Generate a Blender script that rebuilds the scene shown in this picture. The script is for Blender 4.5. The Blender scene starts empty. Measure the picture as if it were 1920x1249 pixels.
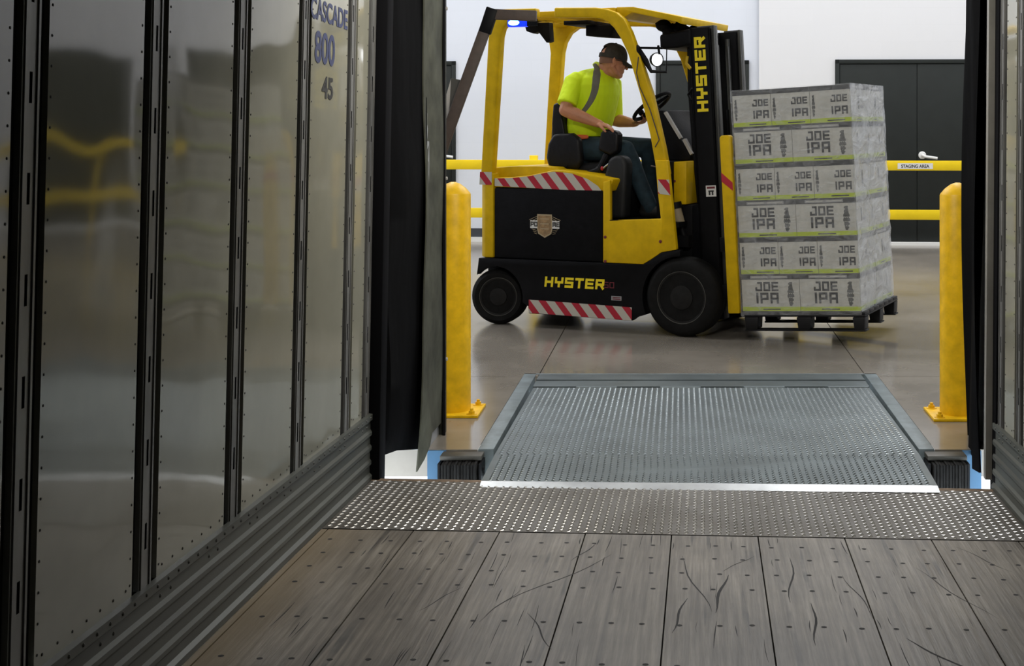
import bpy, bmesh, math, random
from mathutils import Matrix, Vector
R = math.radians
random.seed(7)
C = bpy.context.scene.collection
SC = bpy.context.scene

# ------------------------------------------------------------------ camera, sky, lights, exposure
cam_d = bpy.data.cameras.new('camera')
cam = bpy.data.objects.new('camera', cam_d)
C.objects.link(cam)
cam.location = (0, 0, 1.475)
cam.rotation_euler = (R(90), 0, 0)
cam_d.sensor_width = 36.0
cam_d.lens = 36.0 * 2570 / 1920
cam_d.shift_x = (960 - 1275) / 1920
cam_d.shift_y = (225 - 624.5) / 1920
cam_d.clip_start = 0.05
SC.camera = cam

world = bpy.data.worlds.new('overcast_sky')
SC.world = world
world.use_nodes = True
world.node_tree.nodes['Background'].inputs[0].default_value = (0.86, 0.94, 1.0, 1)
world.node_tree.nodes['Background'].inputs[1].default_value = 12.0

SC.view_settings.view_transform = 'Standard'
SC.view_settings.look = 'None'
SC.view_settings.gamma = 1.0
SC.view_settings.use_curve_mapping = False
SC.view_settings.exposure = 0.0


def area_lamp(name, loc, sx, sy, power, col=(1, 1, 1), rot=(0, 0, 0)):
    d = bpy.data.lights.new(name, 'AREA')
    d.shape = 'RECTANGLE'
    d.size, d.size_y, d.energy, d.color = sx, sy, power, col
    o = bpy.data.objects.new(name, d)
    o.location, o.rotation_euler = loc, rot
    C.objects.link(o)
    return o


# high-bay fixtures on the warehouse ceiling (above the frame)
for lx in (-7.0, -2.5, 2.0, 6.5):
    for ly, pw in ((9.7, 78), (11.6, 80), (13.4, 98), (15.3, 66)):
        area_lamp('high_bay_light', (lx, ly, 6.7), 1.5, 0.6, pw, (0.97, 0.98, 1.0))
# unseen fill lamp added under the trailer roof to brighten bollards and wall
area_lamp('added_trailer_fill', (-0.10, 4.85, 2.64), 0.9, 0.16, 54, (1.0, 0.95, 0.86), (R(34), 0, 0))


# ------------------------------------------------------------------ materials
def mat(name, col, rough=0.5, metal=0.0, var=0.0, vscale=6.0, col2=None, bump=0.0, bscale=40.0,
        stretch=(1, 1, 1), coat=0.0, emit=None, estr=0.0, rvar=0.0, spec=0.5, detail=4.0):
    m = bpy.data.materials.new(name)
    m.use_nodes = True
    nt = m.node_tree
    b = nt.nodes['Principled BSDF']
    b.inputs['Base Color'].default_value = (*col, 1)
    b.inputs['Roughness'].default_value = rough
    b.inputs['Metallic'].default_value = metal
    b.inputs['Coat Weight'].default_value = coat
    b.inputs['Coat Roughness'].default_value = 0.08
    b.inputs['Specular IOR Level'].default_value = spec
    if emit:
        b.inputs['Emission Color'].default_value = (*emit, 1)
        b.inputs['Emission Strength'].default_value = estr
    if var or bump or rvar:
        tc = nt.nodes.new('ShaderNodeTexCoord')
        mp = nt.nodes.new('ShaderNodeMapping')
        mp.inputs['Scale'].default_value = stretch
        nt.links.new(tc.outputs['Object'], mp.inputs['Vector'])
    if var or rvar:
        n = nt.nodes.new('ShaderNodeTexNoise')
        n.inputs['Scale'].default_value = vscale
        n.inputs['Detail'].default_value = detail
        n.inputs['Roughness'].default_value = 0.62
        nt.links.new(mp.outputs[0], n.inputs['Vector'])
        rp = nt.nodes.new('ShaderNodeValToRGB')
        rp.color_ramp.elements[0].position = 0.32
        rp.color_ramp.elements[1].position = 0.68
        c2 = col2 or tuple(min(1, c * (1 + var)) for c in col)
        c1 = col if col2 else tuple(c * (1 - var) for c in col)
        rp.color_ramp.elements[0].color = (*c1, 1)
        rp.color_ramp.elements[1].color = (*c2, 1)
        nt.links.new(n.outputs['Fac'], rp.inputs['Fac'])
        if var:
            nt.links.new(rp.outputs[0], b.inputs['Base Color'])
        if rvar:
            mr = nt.nodes.new('ShaderNodeMapRange')
            mr.inputs['To Min'].default_value = max(0.02, rough - rvar)
            mr.inputs['To Max'].default_value = min(1, rough + rvar)
            nt.links.new(n.outputs['Fac'], mr.inputs['Value'])
            nt.links.new(mr.outputs[0], b.inputs['Roughness'])
    if bump:
        n2 = nt.nodes.new('ShaderNodeTexNoise')
        n2.inputs['Scale'].default_value = bscale
        n2.inputs['Detail'].default_value = 3
        nt.links.new(mp.outputs[0], n2.inputs['Vector'])
        bp = nt.nodes.new('ShaderNodeBump')
        bp.inputs['Strength'].default_value = 1.0
        bp.inputs['Distance'].default_value = bump
        nt.links.new(n2.outputs['Fac'], bp.inputs['Height'])
        nt.links.new(bp.outputs[0], b.inputs['Normal'])
    return m


M = {}
M['yellow'] = mat('forklift_yellow_paint', (0.66, 0.42, 0.003), 0.42, var=0.12, vscale=9, spec=0.2)
M['rail_yellow'] = mat('safety_yellow_paint', (0.85, 0.60, 0.004), 0.4, var=0.05)
M['bollard_yellow'] = mat('bollard_yellow_paint', (0.74, 0.44, 0.004), 0.42, var=0.16, vscale=14, spec=0.3)
M['black'] = mat('black_paint', (0.005, 0.005, 0.006), 0.5, var=0.3, vscale=10, spec=0.12)
M['black_matt'] = mat('black_plastic', (0.005, 0.005, 0.006), 0.6, spec=0.10, var=0.25, vscale=14, bump=0.002, bscale=30)
M['vinyl'] = mat('black_vinyl', (0.008, 0.008, 0.010), 0.42, spec=0.25, bump=0.006, bscale=14)
M['grey_plastic'] = mat('grey_plastic', (0.018, 0.019, 0.021), 0.5, var=0.2, spec=0.3)
M['rubber'] = mat('tyre_rubber', (0.007, 0.0068, 0.0065), 0.75, spec=0.15, var=0.35, vscale=18, bump=0.003, bscale=30)
M['rim'] = mat('wheel_rim_paint', (0.011, 0.0105, 0.010), 0.5, var=0.4, vscale=20, spec=0.2)
M['steel'] = mat('bare_steel', (0.40, 0.42, 0.43), 0.34, 0.85, var=0.2, vscale=9)
M['chrome'] = mat('chrome_rod', (0.75, 0.76, 0.78), 0.15, 1.0)
M['rail_steel'] = mat('worn_mast_steel', (0.055, 0.055, 0.05), 0.45, 0.5, var=0.3, stretch=(8, 8, 1))
M['deck'] = mat('galvanised_tread_plate', (0.115, 0.138, 0.146), 0.45, 0.55, var=0.22, vscale=3.0)
M['deck_lug'] = mat('polished_tread_lugs', (0.31, 0.345, 0.355), 0.34, 0.8)
M['thresh_lug'] = mat('worn_bright_lugs', (0.55, 0.54, 0.52), 0.32, 0.75, var=0.3, vscale=3)
M['thresh'] = mat('worn_tread_plate', (0.065, 0.055, 0.042), 0.55, 0.3, var=0.5, vscale=2.6, col2=(0.11, 0.105, 0.097))
M['pit_steel'] = mat('grey_painted_steel', (0.13, 0.16, 0.17), 0.5, 0.2, var=0.3, vscale=7)
M['bright_edge'] = mat('polished_plate_edge', (0.33, 0.34, 0.34), 0.36, 0.8, var=0.25, vscale=4)
M['rust'] = mat('rusty_steel', (0.16, 0.11, 0.07), 0.7, 0.2, var=0.4, vscale=25)
M['brown'] = mat('brown_primer_steel', (0.065, 0.044, 0.033), 0.6, var=0.25, vscale=12)
M['gusset'] = mat('grey_sheet_steel', (0.42, 0.40, 0.37), 0.5, 0.2, var=0.15)
M['gusset2'] = mat('dull_sheet_steel', (0.06, 0.057, 0.048), 0.5, 0.2, var=0.15)
M['white'] = mat('white_decal', (0.72, 0.72, 0.70), 0.5)
M['red'] = mat('red_decal', (0.45, 0.015, 0.03), 0.5)
M['dark_red'] = mat('dark_red_lettering', (0.14, 0.012, 0.02), 0.5)
M['tan'] = mat('tan_emblem', (0.30, 0.19, 0.09), 0.5, var=0.4, vscale=30)
M['tan_light'] = mat('pale_tan_emblem', (0.42, 0.33, 0.20), 0.5)
M['letter_yellow'] = mat('yellow_lettering', (0.90, 0.70, 0.01), 0.45)
M['lens_blue'] = mat('blue_lamp_lens', (0.05, 0.1, 0.9), 0.2, emit=(0.10, 0.30, 1.0), estr=14)
M['housing_blue'] = mat('blue_tinted_lamp_rim', (0.01, 0.03, 0.5), 0.3, emit=(0.0, 0.03, 0.9), estr=1.2)
M['lens_white'] = mat('white_lamp_lens', (0.9, 0.9, 0.9), 0.2, emit=(0.95, 0.98, 1.0), estr=4)
M['glass'] = mat('dark_lens', (0.10, 0.10, 0.11), 0.12)
M['skin'] = mat('skin', (0.54, 0.235, 0.125), 0.5, var=0.12, vscale=18)
M['hair'] = mat('cropped_hair', (0.22, 0.11, 0.07), 0.8)
M['cap'] = mat('dark_cap_cloth', (0.035, 0.03, 0.024), 0.85, var=0.3, vscale=40)
M['jeans'] = mat('dark_denim', (0.014, 0.034, 0.048), 0.85, var=0.35, vscale=14, bump=0.006, bscale=12)
M['orange'] = mat('orange_hem', (0.85, 0.16, 0.05), 0.7)
M['boot'] = mat('black_boot', (0.012, 0.011, 0.010), 0.6)
M['beige'] = mat('beige_cylinder', (0.30, 0.24, 0.15), 0.5)
M['concrete_ext'] = mat('white_painted_dock_face', (0.85, 0.86, 0.88), 0.8, var=0.05)
M['ground'] = mat('pale_apron_concrete', (0.6, 0.6, 0.6), 0.9, var=0.1)
M['blue_wall'] = mat('light_blue_paint', (0.02, 0.085, 0.17), 0.6, var=0.1)
M['fabric'] = mat('black_seal_vinyl', (0.003, 0.003, 0.0034), 0.85, spec=0.04, bump=0.03, bscale=3.0, stretch=(1, 1, 0.35))
M['flap'] = mat('grey_green_seal_flap', (0.060, 0.062, 0.046), 0.7, var=0.4, vscale=5, spec=0.2, bump=0.01, bscale=5)
M['track'] = mat('door_track_steel', (0.030, 0.032, 0.026), 0.7, 0.1, var=0.5, vscale=20, spec=0.2)
M['door_grey'] = mat('charcoal_door_paint', (0.016, 0.019, 0.0175), 0.6, var=0.08, spec=0.25)
M['curb'] = mat('white_curb_paint', (0.80, 0.80, 0.78), 0.6)
M['base_black'] = mat('dark_base_paint', (0.045, 0.05, 0.06), 0.5)
M['kick'] = mat('scuffed_aluminium', (0.078, 0.083, 0.073), 0.45, 0.3, var=0.35, vscale=5, stretch=(1, 0.12, 3), rvar=0.12)
M['post'] = mat('grey_post_steel', (0.20, 0.20, 0.195), 0.42, 0.5, var=0.35, vscale=6, stretch=(1, 1, 0.3))
M['groove'] = mat('dark_groove', (0.006, 0.006, 0.007), 0.8)
M['rivet'] = mat('dark_rivet', (0.05, 0.05, 0.045), 0.5, 0.2)
M['frame_black'] = mat('trailer_door_frame', (0.005, 0.005, 0.006), 0.8, spec=0.05)
M['alu'] = mat('aluminium_edge', (0.34, 0.33, 0.30), 0.45, 0.6, var=0.15)
M['roof'] = mat('trailer_roof_skin', (0.62, 0.62, 0.60), 0.6)
M['ceil'] = mat('white_ceiling', (0.80, 0.80, 0.80), 0.8)
M['pallet'] = mat('black_pallet_plastic', (0.009, 0.009, 0.010), 0.5, var=0.2, spec=0.25)
M['carton'] = mat('grey_carton_print', (0.56, 0.55, 0.50), 0.55, var=0.14, vscale=14)
M['carton_black'] = mat('black_carton_print', (0.028, 0.028, 0.030), 0.5)
M['carton_lime'] = mat('lime_carton_print', (0.48, 0.60, 0.02), 0.5)
M['carton_label'] = mat('grey_carton_lettering', (0.30, 0.30, 0.30), 0.5)
M['carton_dark'] = mat('charcoal_carton_picture', (0.09, 0.09, 0.085), 0.5, var=0.7, vscale=28)
M['blue_ink'] = mat('blue_stencil_ink', (0.03, 0.04, 0.11), 0.5)
M['black_ink'] = mat('black_marker_ink', (0.015, 0.015, 0.015), 0.5)


def mat_wall(name, a, b_, split=None):
    """painted block wall: faint courses, slightly cooler left of the pilaster"""
    m = mat(name, a, 0.6)
    nt = m.node_tree
    bs = nt.nodes['Principled BSDF']
    tc = nt.nodes.new('ShaderNodeTexCoord')
    sp = nt.nodes.new('ShaderNodeSeparateXYZ')
    cb = nt.nodes.new('ShaderNodeCombineXYZ')
    nt.links.new(tc.outputs['Object'], sp.inputs[0])
    nt.links.new(sp.outputs['X'], cb.inputs['X'])
    nt.links.new(sp.outputs['Z'], cb.inputs['Y'])
    br = nt.nodes.new('ShaderNodeTexBrick')
    br.inputs['Scale'].default_value = 1.0
    br.inputs['Brick Width'].default_value = 0.4
    br.inputs['Row Height'].default_value = 0.2
    br.inputs['Mortar Size'].default_value = 0.006
    br.inputs['Mortar Smooth'].default_value = 0.6
    br.inputs['Color1'].default_value = (*a, 1)
    br.inputs['Color2'].default_value = (*[c * 0.985 for c in a], 1)
    br.inputs['Mortar'].default_value = (*b_, 1)
    nt.links.new(cb.outputs[0], br.inputs['Vector'])
    nt.links.new(br.outputs['Color'], bs.inputs['Base Color'])
    return m


M['wall_cool'] = mat_wall('cool_white_block_paint', (0.68, 0.71, 0.77), (0.665, 0.695, 0.755))
M['dock_wall'] = mat_wall('grey_block_paint', (0.28, 0.29, 0.30), (0.26, 0.27, 0.28))
M['wall_warm'] = mat_wall('white_block_paint', (0.72, 0.72, 0.73), (0.705, 0.705, 0.715))


def mat_stripes():
    m = mat('red_white_hazard_tape', (0.5, 0.5, 0.5), 0.45)
    nt = m.node_tree
    bs = nt.nodes['Principled BSDF']
    tc = nt.nodes.new('ShaderNodeTexCoord')
    sp = nt.nodes.new('ShaderNodeSeparateXYZ')
    nt.links.new(tc.outputs['Object'], sp.inputs[0])
    mu = nt.nodes.new('ShaderNodeMath'); mu.operation = 'MULTIPLY_ADD'
    nt.links.new(sp.outputs['Z'], mu.inputs[0]); mu.inputs[1].default_value = 0.85
    nt.links.new(sp.outputs['X'], mu.inputs[2])
    dv = nt.nodes.new('ShaderNodeMath'); dv.operation = 'DIVIDE'; dv.inputs[1].default_value = 0.128
    nt.links.new(mu.outputs[0], dv.inputs[0])
    fr = nt.nodes.new('ShaderNodeMath'); fr.operation = 'FRACT'
    nt.links.new(dv.outputs[0], fr.inputs[0])
    gt = nt.nodes.new('ShaderNodeMath'); gt.operation = 'GREATER_THAN'; gt.inputs[1].default_value = 0.46
    nt.links.new(fr.outputs[0], gt.inputs[0])
    mx = nt.nodes.new('ShaderNodeMix'); mx.data_type = 'RGBA'
    nt.links.new(gt.outputs[0], mx.inputs['Factor'])
    mx.inputs['A'].default_value = (0.42, 0.012, 0.03, 1)
    mx.inputs['B'].default_value = (0.52, 0.49, 0.42, 1)
    nt.links.new(mx.outputs['Result'], bs.inputs['Base Color'])
    return m


M['tape'] = mat_stripes()


def mat_shirt():
    """hi-vis shirt: lime with a reflective grey band from the shoulder down the chest"""
    m = mat('lime_shirt_cloth', (0.74, 0.97, 0.004), 0.75, bump=0.035, bscale=7, stretch=(1, 1, 0.45))
    nt = m.node_tree
    bs = nt.nodes['Principled BSDF']
    tc = nt.nodes.new('ShaderNodeTexCoord')
    sp = nt.nodes.new('ShaderNodeSeparateXYZ')
    nt.links.new(tc.outputs['Object'], sp.inputs[0])

    def math_(op, a, b_=None, c=None):
        n = nt.nodes.new('ShaderNodeMath'); n.operation = op
        for i, v in enumerate((a, b_, c)):
            if v is None: continue
            if isinstance(v, (int, float)): n.inputs[i].default_value = v
            else: nt.links.new(v, n.inputs[i])
        return n.outputs[0]
    z = math_('SUBTRACT', sp.outputs['Z'], 1.73 - 1.25)
    zz = math_('MULTIPLY', z, z)
    cx = math_('MULTIPLY_ADD', zz, -2.3, 0.630 - 0.5)
    dx = math_('ABSOLUTE', math_('SUBTRACT', sp.outputs['X'], cx))
    band = math_('LESS_THAN', dx, 0.021)
    core = math_('LESS_THAN', dx, 0.021)
    side = math_('GREATER_THAN', math_('ABSOLUTE', sp.outputs['Y']), 0.05)
    low = math_('GREATER_THAN', sp.outputs['Z'], 1.53 - 1.25)
    f = math_('MULTIPLY', math_('MULTIPLY', band, side), low)
    mx = nt.nodes.new('ShaderNodeMix'); mx.data_type = 'RGBA'
    nt.links.new(f, mx.inputs['Factor'])
    mx.inputs['A'].default_value = (0.74, 0.97, 0.004, 1)
    mx.inputs['B'].default_value = (0.16, 0.16, 0.13, 1)
    nt.links.new(mx.outputs['Result'], bs.inputs['Base Color'])
    return m


M['shirt'] = mat_shirt()


def mat_wood():
    """dirty laminated hardwood boards running along the trailer"""
    m = mat('worn_trailer_hardwood', (0.2, 0.19, 0.17), 0.5)
    nt = m.node_tree
    bs = nt.nodes['Principled BSDF']
    tc = nt.nodes.new('ShaderNodeTexCoord')

    def noise(scale, st, detail=4, rough=0.6):
        mp = nt.nodes.new('ShaderNodeMapping')
        mp.inputs['Scale'].default_value = st
        nt.links.new(tc.outputs['Object'], mp.inputs['Vector'])
        n = nt.nodes.new('ShaderNodeTexNoise')
        n.inputs['Scale'].default_value = scale
        n.inputs['Detail'].default_value = detail
        n.inputs['Roughness'].default_value = rough
        nt.links.new(mp.outputs[0], n.inputs['Vector'])
        return n.outputs['Fac']

    def ramp(fac, stops):
        r = nt.nodes.new('ShaderNodeValToRGB')
        e = r.color_ramp.elements
        while len(e) < len(stops): e.new(0.5)
        for i, (p, c) in enumerate(stops):
            e[i].position = p
            e[i].color = (*c, 1)
        nt.links.new(fac, r.inputs['Fac'])
        return r.outputs['Color']

    def mix(bt, fac, a, b_):
        x = nt.nodes.new('ShaderNodeMix'); x.data_type = 'RGBA'; x.blend_type = bt
        if isinstance(fac, float): x.inputs['Factor'].default_value = fac
        else: nt.links.new(fac, x.inputs['Factor'])
        nt.links.new(a, x.inputs['A'])
        if isinstance(b_, tuple): x.inputs['B'].default_value = b_
        else: nt.links.new(b_, x.inputs['B'])
        return x.outputs['Result']
    grain = ramp(noise(58, (1, 0.03, 1), 6, 0.7), [(0.30, (0.070, 0.060, 0.048)), (0.5, (0.138, 0.125, 0.106)), (0.74, (0.245, 0.228, 0.20))])
    blot = ramp(noise(2.2, (1.2, 0.8, 1), 4), [(0.32, (0.62, 0.60, 0.58)), (0.66, (1.1, 1.08, 1.05))])
    c = mix('MULTIPLY', 1.0, grain, blot)
    scr = ramp(noise(26, (1.0, 0.03, 1), 2), [(0.60, (0, 0, 0)), (0.66, (1, 1, 1))])
    scr2 = ramp(noise(3.0, (1.3, 0.9, 1), 3), [(0.44, (0, 0, 0)), (0.58, (0.9, 0.9, 0.9))])
    sf = mix('MULTIPLY', 1.0, scr, scr2)
    c = mix('MIX', sf, c, (0.035, 0.032, 0.028, 1))
    # dusty brown run along the left kick plate
    sp = nt.nodes.new('ShaderNodeSeparateXYZ')
    nt.links.new(tc.outputs['Object'], sp.inputs[0])
    mr = nt.nodes.new('ShaderNodeMapRange')
    nt.links.new(sp.outputs['X'], mr.inputs['Value'])
    mr.inputs['From Min'].default_value = -1.0
    mr.inputs['From Max'].default_value = -1.22
    mr.inputs['To Max'].default_value = 0.75
    c = mix('MIX', mr.outputs[0], c, (0.19, 0.145, 0.085, 1))
    nt.links.new(c, bs.inputs['Base Color'])
    bs.inputs['Roughness'].default_value = 0.46
    bp = nt.nodes.new('ShaderNodeBump')
    bp.inputs['Distance'].default_value = 0.0025
    nt.links.new(noise(34, (1, 0.045, 1), 5), bp.inputs['Height'])
    nt.links.new(bp.outputs[0], bs.inputs['Normal'])
    return m


M['wood'] = mat_wood()


def mat_concrete():
    m = mat('polished_concrete', (0.215, 0.193, 0.163), 0.17, var=0.22, vscale=1.1, rvar=0.09, detail=8, spec=0.6)
    return m


M['concrete'] = mat_concrete()


def mat_panel():
    """glossy white trailer lining given a warm grey base, gently rippled so that reflections waver"""
    m = mat('glossy_trailer_lining', (0.27, 0.266, 0.215), 0.07, var=0.10, vscale=2.0)
    nt = m.node_tree
    bs = nt.nodes['Principled BSDF']
    tc = nt.nodes.new('ShaderNodeTexCoord')
    mp = nt.nodes.new('ShaderNodeMapping')
    mp.inputs['Scale'].default_value = (1, 1.0, 0.8)
    nt.links.new(tc.outputs['Object'], mp.inputs['Vector'])
    n = nt.nodes.new('ShaderNodeTexNoise')
    n.inputs['Scale'].default_value = 2.1
    n.inputs['Detail'].default_value = 1.0
    nt.links.new(mp.outputs[0], n.inputs['Vector'])
    bp = nt.nodes.new('ShaderNodeBump')
    bp.inputs['Distance'].default_value = 0.011
    nt.links.new(n.outputs['Fac'], bp.inputs['Height'])
    nt.links.new(bp.outputs[0], bs.inputs['Normal'])
    bs.inputs['IOR'].default_value = 1.6
    return m


M['panel'] = mat_panel()


def mat_wrap(name='clear_stretch_film', lo=0.09, hi=0.30, sc=11.0, bd=0.02):
    m = bpy.data.materials.new(name)
    m.use_nodes = True
    nt = m.node_tree
    b = nt.nodes['Principled BSDF']
    out = nt.nodes['Material Output']
    b.inputs['Base Color'].default_value = (0.80, 0.82, 0.84, 1)
    b.inputs['Roughness'].default_value = 0.16
    tr = nt.nodes.new('ShaderNodeBsdfTransparent')
    tr.inputs[0].default_value = (0.97, 0.97, 0.97, 1)
    tc = nt.nodes.new('ShaderNodeTexCoord')
    mp = nt.nodes.new('ShaderNodeMapping')
    mp.inputs['Scale'].default_value = (1, 1, 2.2)
    mp.inputs['Rotation'].default_value = (0.2, 0.25, 0)
    nt.links.new(tc.outputs['Object'], mp.inputs['Vector'])
    n = nt.nodes.new('ShaderNodeTexNoise')
    n.inputs['Scale'].default_value = sc
    n.inputs['Detail'].default_value = 5
    n.inputs['Distortion'].default_value = 1.2
    nt.links.new(mp.outputs[0], n.inputs['Vector'])
    mr = nt.nodes.new('ShaderNodeMapRange')
    mr.inputs['From Min'].default_value = 0.38
    mr.inputs['From Max'].default_value = 0.72
    mr.inputs['To Min'].default_value = lo
    mr.inputs['To Max'].default_value = hi
    nt.links.new(n.outputs['Fac'], mr.inputs['Value'])
    bp = nt.nodes.new('ShaderNodeBump')
    bp.inputs['Distance'].default_value = bd
    nt.links.new(n.outputs['Fac'], bp.inputs['Height'])
    nt.links.new(bp.outputs[0], b.inputs['Normal'])
    mx = nt.nodes.new('ShaderNodeMixShader')
    nt.links.new(mr.outputs[0], mx.inputs[0])
    nt.links.new(tr.outputs[0], mx.inputs[1])
    nt.links.new(b.outputs[0], mx.inputs[2])
    nt.links.new(mx.outputs[0], out.inputs[0])
    return m


M['wrap'] = mat_wrap()
M['wrap_thick_glare'] = mat_wrap('overlapped_glare_film', 0.34, 0.62, 4.0, 0.02)


# ------------------------------------------------------------------ mesh helpers
class MB:
    """collects shapes; build() links them as ONE mesh object"""

    def __init__(self):
        self.v, self.f, self.mi, self.T = [], [], [], None

    def add(self, vs, fs, mi=0):
        o = len(self.v)
        for p in vs:
            p = Vector(p)
            self.v.append(self.T @ p if self.T else p)
        for f in fs:
            self.f.append([i + o for i in f])
            self.mi.append(mi)
        return self

    def box(self, x0, y0, z0, x1, y1, z1, mi=0):
        vs = [(x, y, z) for x in (x0, x1) for y in (y0, y1) for z in (z0, z1)]
        fs = [(0, 1, 3, 2), (4, 6, 7, 5), (0, 4, 5, 1), (2, 3, 7, 6), (0, 2, 6, 4), (1, 5, 7, 3)]
        return self.add(vs, fs, mi)

    def prism(self, pts, a0, a1, ax='y', mi=0):
        """2-D outline extruded along an axis: ax y -> (x,z), ax z -> (x,y), ax x -> (y,z)"""
        n = len(pts)

        def P(p, a):
            return (p[0], a, p[1]) if ax == 'y' else (p[0], p[1], a) if ax == 'z' else (a, p[0], p[1])
        vs = [P(p, a0) for p in pts] + [P(p, a1) for p in pts]
        fs = [list(range(n)), list(range(2 * n - 1, n - 1, -1))]
        fs += [(i, (i + 1) % n, (i + 1) % n + n, i + n) for i in range(n)]
        return self.add(vs, fs, mi)

    def tube(self, path, r, n=10, mi=0, caps=True, closed=False, round_ends=False):
        path = [Vector(p) for p in path]
        rs = list(r) if isinstance(r, (list, tuple)) else [r] * len(path)
        if round_ends:
            a, b = (path[0] - path[1]).normalized(), (path[-1] - path[-2]).normalized()
            pre, post, rp, rq = [], [], [], []
            for t in (80, 55, 28):
                pre.append(path[0] + a * rs[0] * math.sin(R(t))); rp.append(rs[0] * math.cos(R(t)))
                post.insert(0, path[-1] + b * rs[-1] * math.sin(R(t))); rq.insert(0, rs[-1] * math.cos(R(t)))
            path, rs = pre + path + post, rp + rs + rq
        k = len(path)
        vs, fs = [], []
        up = None
        for i, p in enumerate(path):
            if closed: d = path[(i + 1) % k] - path[i - 1]
            else: d = path[min(i + 1, k - 1)] - path[max(i - 1, 0)]
            d.normalize()
            if up is None:
                up = Vector((0, 0, 1)) if abs(d.z) < 0.9 else Vector((1, 0, 0))
            s = d.cross(up).normalized()
            up = s.cross(d).normalized()
            for j in range(n):
                t = 2 * math.pi * j / n
                vs.append(p + (s * math.cos(t) + up * math.sin(t)) * rs[i])
        for i in range(k if closed else k - 1):
            for j in range(n):
                a, b = i * n + j, i * n + (j + 1) % n
                c, d2 = ((i + 1) % k) * n + (j + 1) % n, ((i + 1) % k) * n + j
                fs.append((a, b, c, d2))
        if caps and not closed:
            fs += [list(range(n))[::-1], list(range((k - 1) * n, k * n))]
        return self.add(vs, fs, mi)

    def bar(self, p, q, w, h, mi=0, up=(0, 0, 1)):
        p, q = Vector(p), Vector(q)
        d = (q - p).normalized()
        s = d.cross(Vector(up)).normalized()
        u = s.cross(d).normalized()
        vs = [a + s * x * w / 2 + u * y * h / 2 for a in (p, q) for x, y in ((-1, -1), (1, -1), (1, 1), (-1, 1))]
        fs = [(0, 1, 2, 3), (7, 6, 5, 4), (0, 4, 5, 1), (1, 5, 6, 2), (2, 6, 7, 3), (3, 7, 4, 0)]
        return self.add(vs, fs, mi)

    def lathe(self, prof, o=(0, 0, 0), ax=(0, 0, 1), n=28, mi=0):
        """prof = [(radius, height)] turned about ax through o"""
        a = Vector(ax).normalized()
        s = a.orthogonal().normalized()
        t = a.cross(s)
        o = Vector(o)
        vs, fs = [], []
        for r, h in prof:
            for j in range(n):
                q = 2 * math.pi * j / n
                vs.append(o + a * h + (s * math.cos(q) + t * math.sin(q)) * max(r, 1e-5))
        for i in range(len(prof) - 1):
            for j in range(n):
                fs.append((i * n + j, i * n + (j + 1) % n, (i + 1) * n + (j + 1) % n, (i + 1) * n + j))
        fs += [list(range(n))[::-1], list(range((len(prof) - 1) * n, len(prof) * n))]
        return self.add(vs, fs, mi)

    def ell(self, c, r, rot=None, nu=18, nv=11, mi=0):
        c = Vector(c)
        vs, fs = [], []
        for i in range(nv + 1):
            a = math.pi * i / nv - math.pi / 2
            for j in range(nu):
                b = 2 * math.pi * j / nu
                ca = max(math.cos(a), 1e-3)
                p = Vector((r[0] * ca * math.cos(b), r[1] * ca * math.sin(b), r[2] * math.sin(a)))
                vs.append(c + (rot @ p if rot else p))
        for i in range(nv):
            for j in range(nu):
                fs.append((i * nu + j, i * nu + (j + 1) % nu, (i + 1) * nu + (j + 1) % nu, (i + 1) * nu + j))
        fs += [list(range(nu))[::-1], list(range(nv * nu, (nv + 1) * nu))]
        return self.add(vs, fs, mi)

    def build(self, name, mats, parent=None, mx=None, bevel=0.0, smooth=35, seg=2, vox=0.0, sm_it=0, recalc=True, off=None):
        me = bpy.data.meshes.new(name)
        vs = self.v if off is None else [v - Vector(off) for v in self.v]
        me.from_pydata([tuple(v) for v in vs], [], self.f)
        mats = mats if isinstance(mats, (list, tuple)) else [mats]
        for m in mats:
            me.materials.append(M[m] if isinstance(m, str) else m)
        me.polygons.foreach_set('material_index', self.mi)
        if recalc:
            bm = bmesh.new()
            bm.from_mesh(me)
            bmesh.ops.recalc_face_normals(bm, faces=bm.faces)
            bm.to_mesh(me)
            bm.free()
        o = bpy.data.objects.new(name, me)
        C.objects.link(o)
        if vox or bevel:
            if vox:
                md = o.modifiers.new('r', 'REMESH'); md.mode = 'VOXEL'; md.voxel_size = vox
                if sm_it:
                    ms = o.modifiers.new('s', 'SMOOTH'); ms.iterations = sm_it; ms.factor = 0.5
            if bevel:
                mb = o.modifiers.new('b', 'BEVEL'); mb.width = bevel; mb.segments = seg
                mb.limit_method = 'ANGLE'; mb.angle_limit = R(38)
            dg = bpy.context.evaluated_depsgraph_get()
            me2 = bpy.data.meshes.new_from_object(o.evaluated_get(dg))
            o.modifiers.clear()
            o.data = me2
            bpy.data.meshes.remove(me)
            me2.name = name
            me = me2
            if not me.materials:
                for m in mats: me.materials.append(M[m] if isinstance(m, str) else m)
        if smooth:
            me.shade_smooth()
            if not vox:
                me.set_sharp_from_angle(angle=R(smooth))
        if parent: o.parent = parent
        if mx is not None:
            o.matrix_basis = mx
        return o


def tag(o, label, cat, group=None, kind=None):
    o['label'] = label
    o['category'] = cat
    if group: o['group'] = group
    if kind: o['kind'] = kind
    return o


def thing(name, label, cat, mx=None, group=None):
    o = bpy.data.objects.new(name, None)
    o.empty_display_size = 0.1
    C.objects.link(o)
    if mx is not None: o.matrix_world = mx
    return tag(o, label, cat, group)


def struct(o, label=None, cat=None):
    o['kind'] = 'structure'
    if label: o['label'] = label
    if cat: o['category'] = cat
    return o


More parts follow.
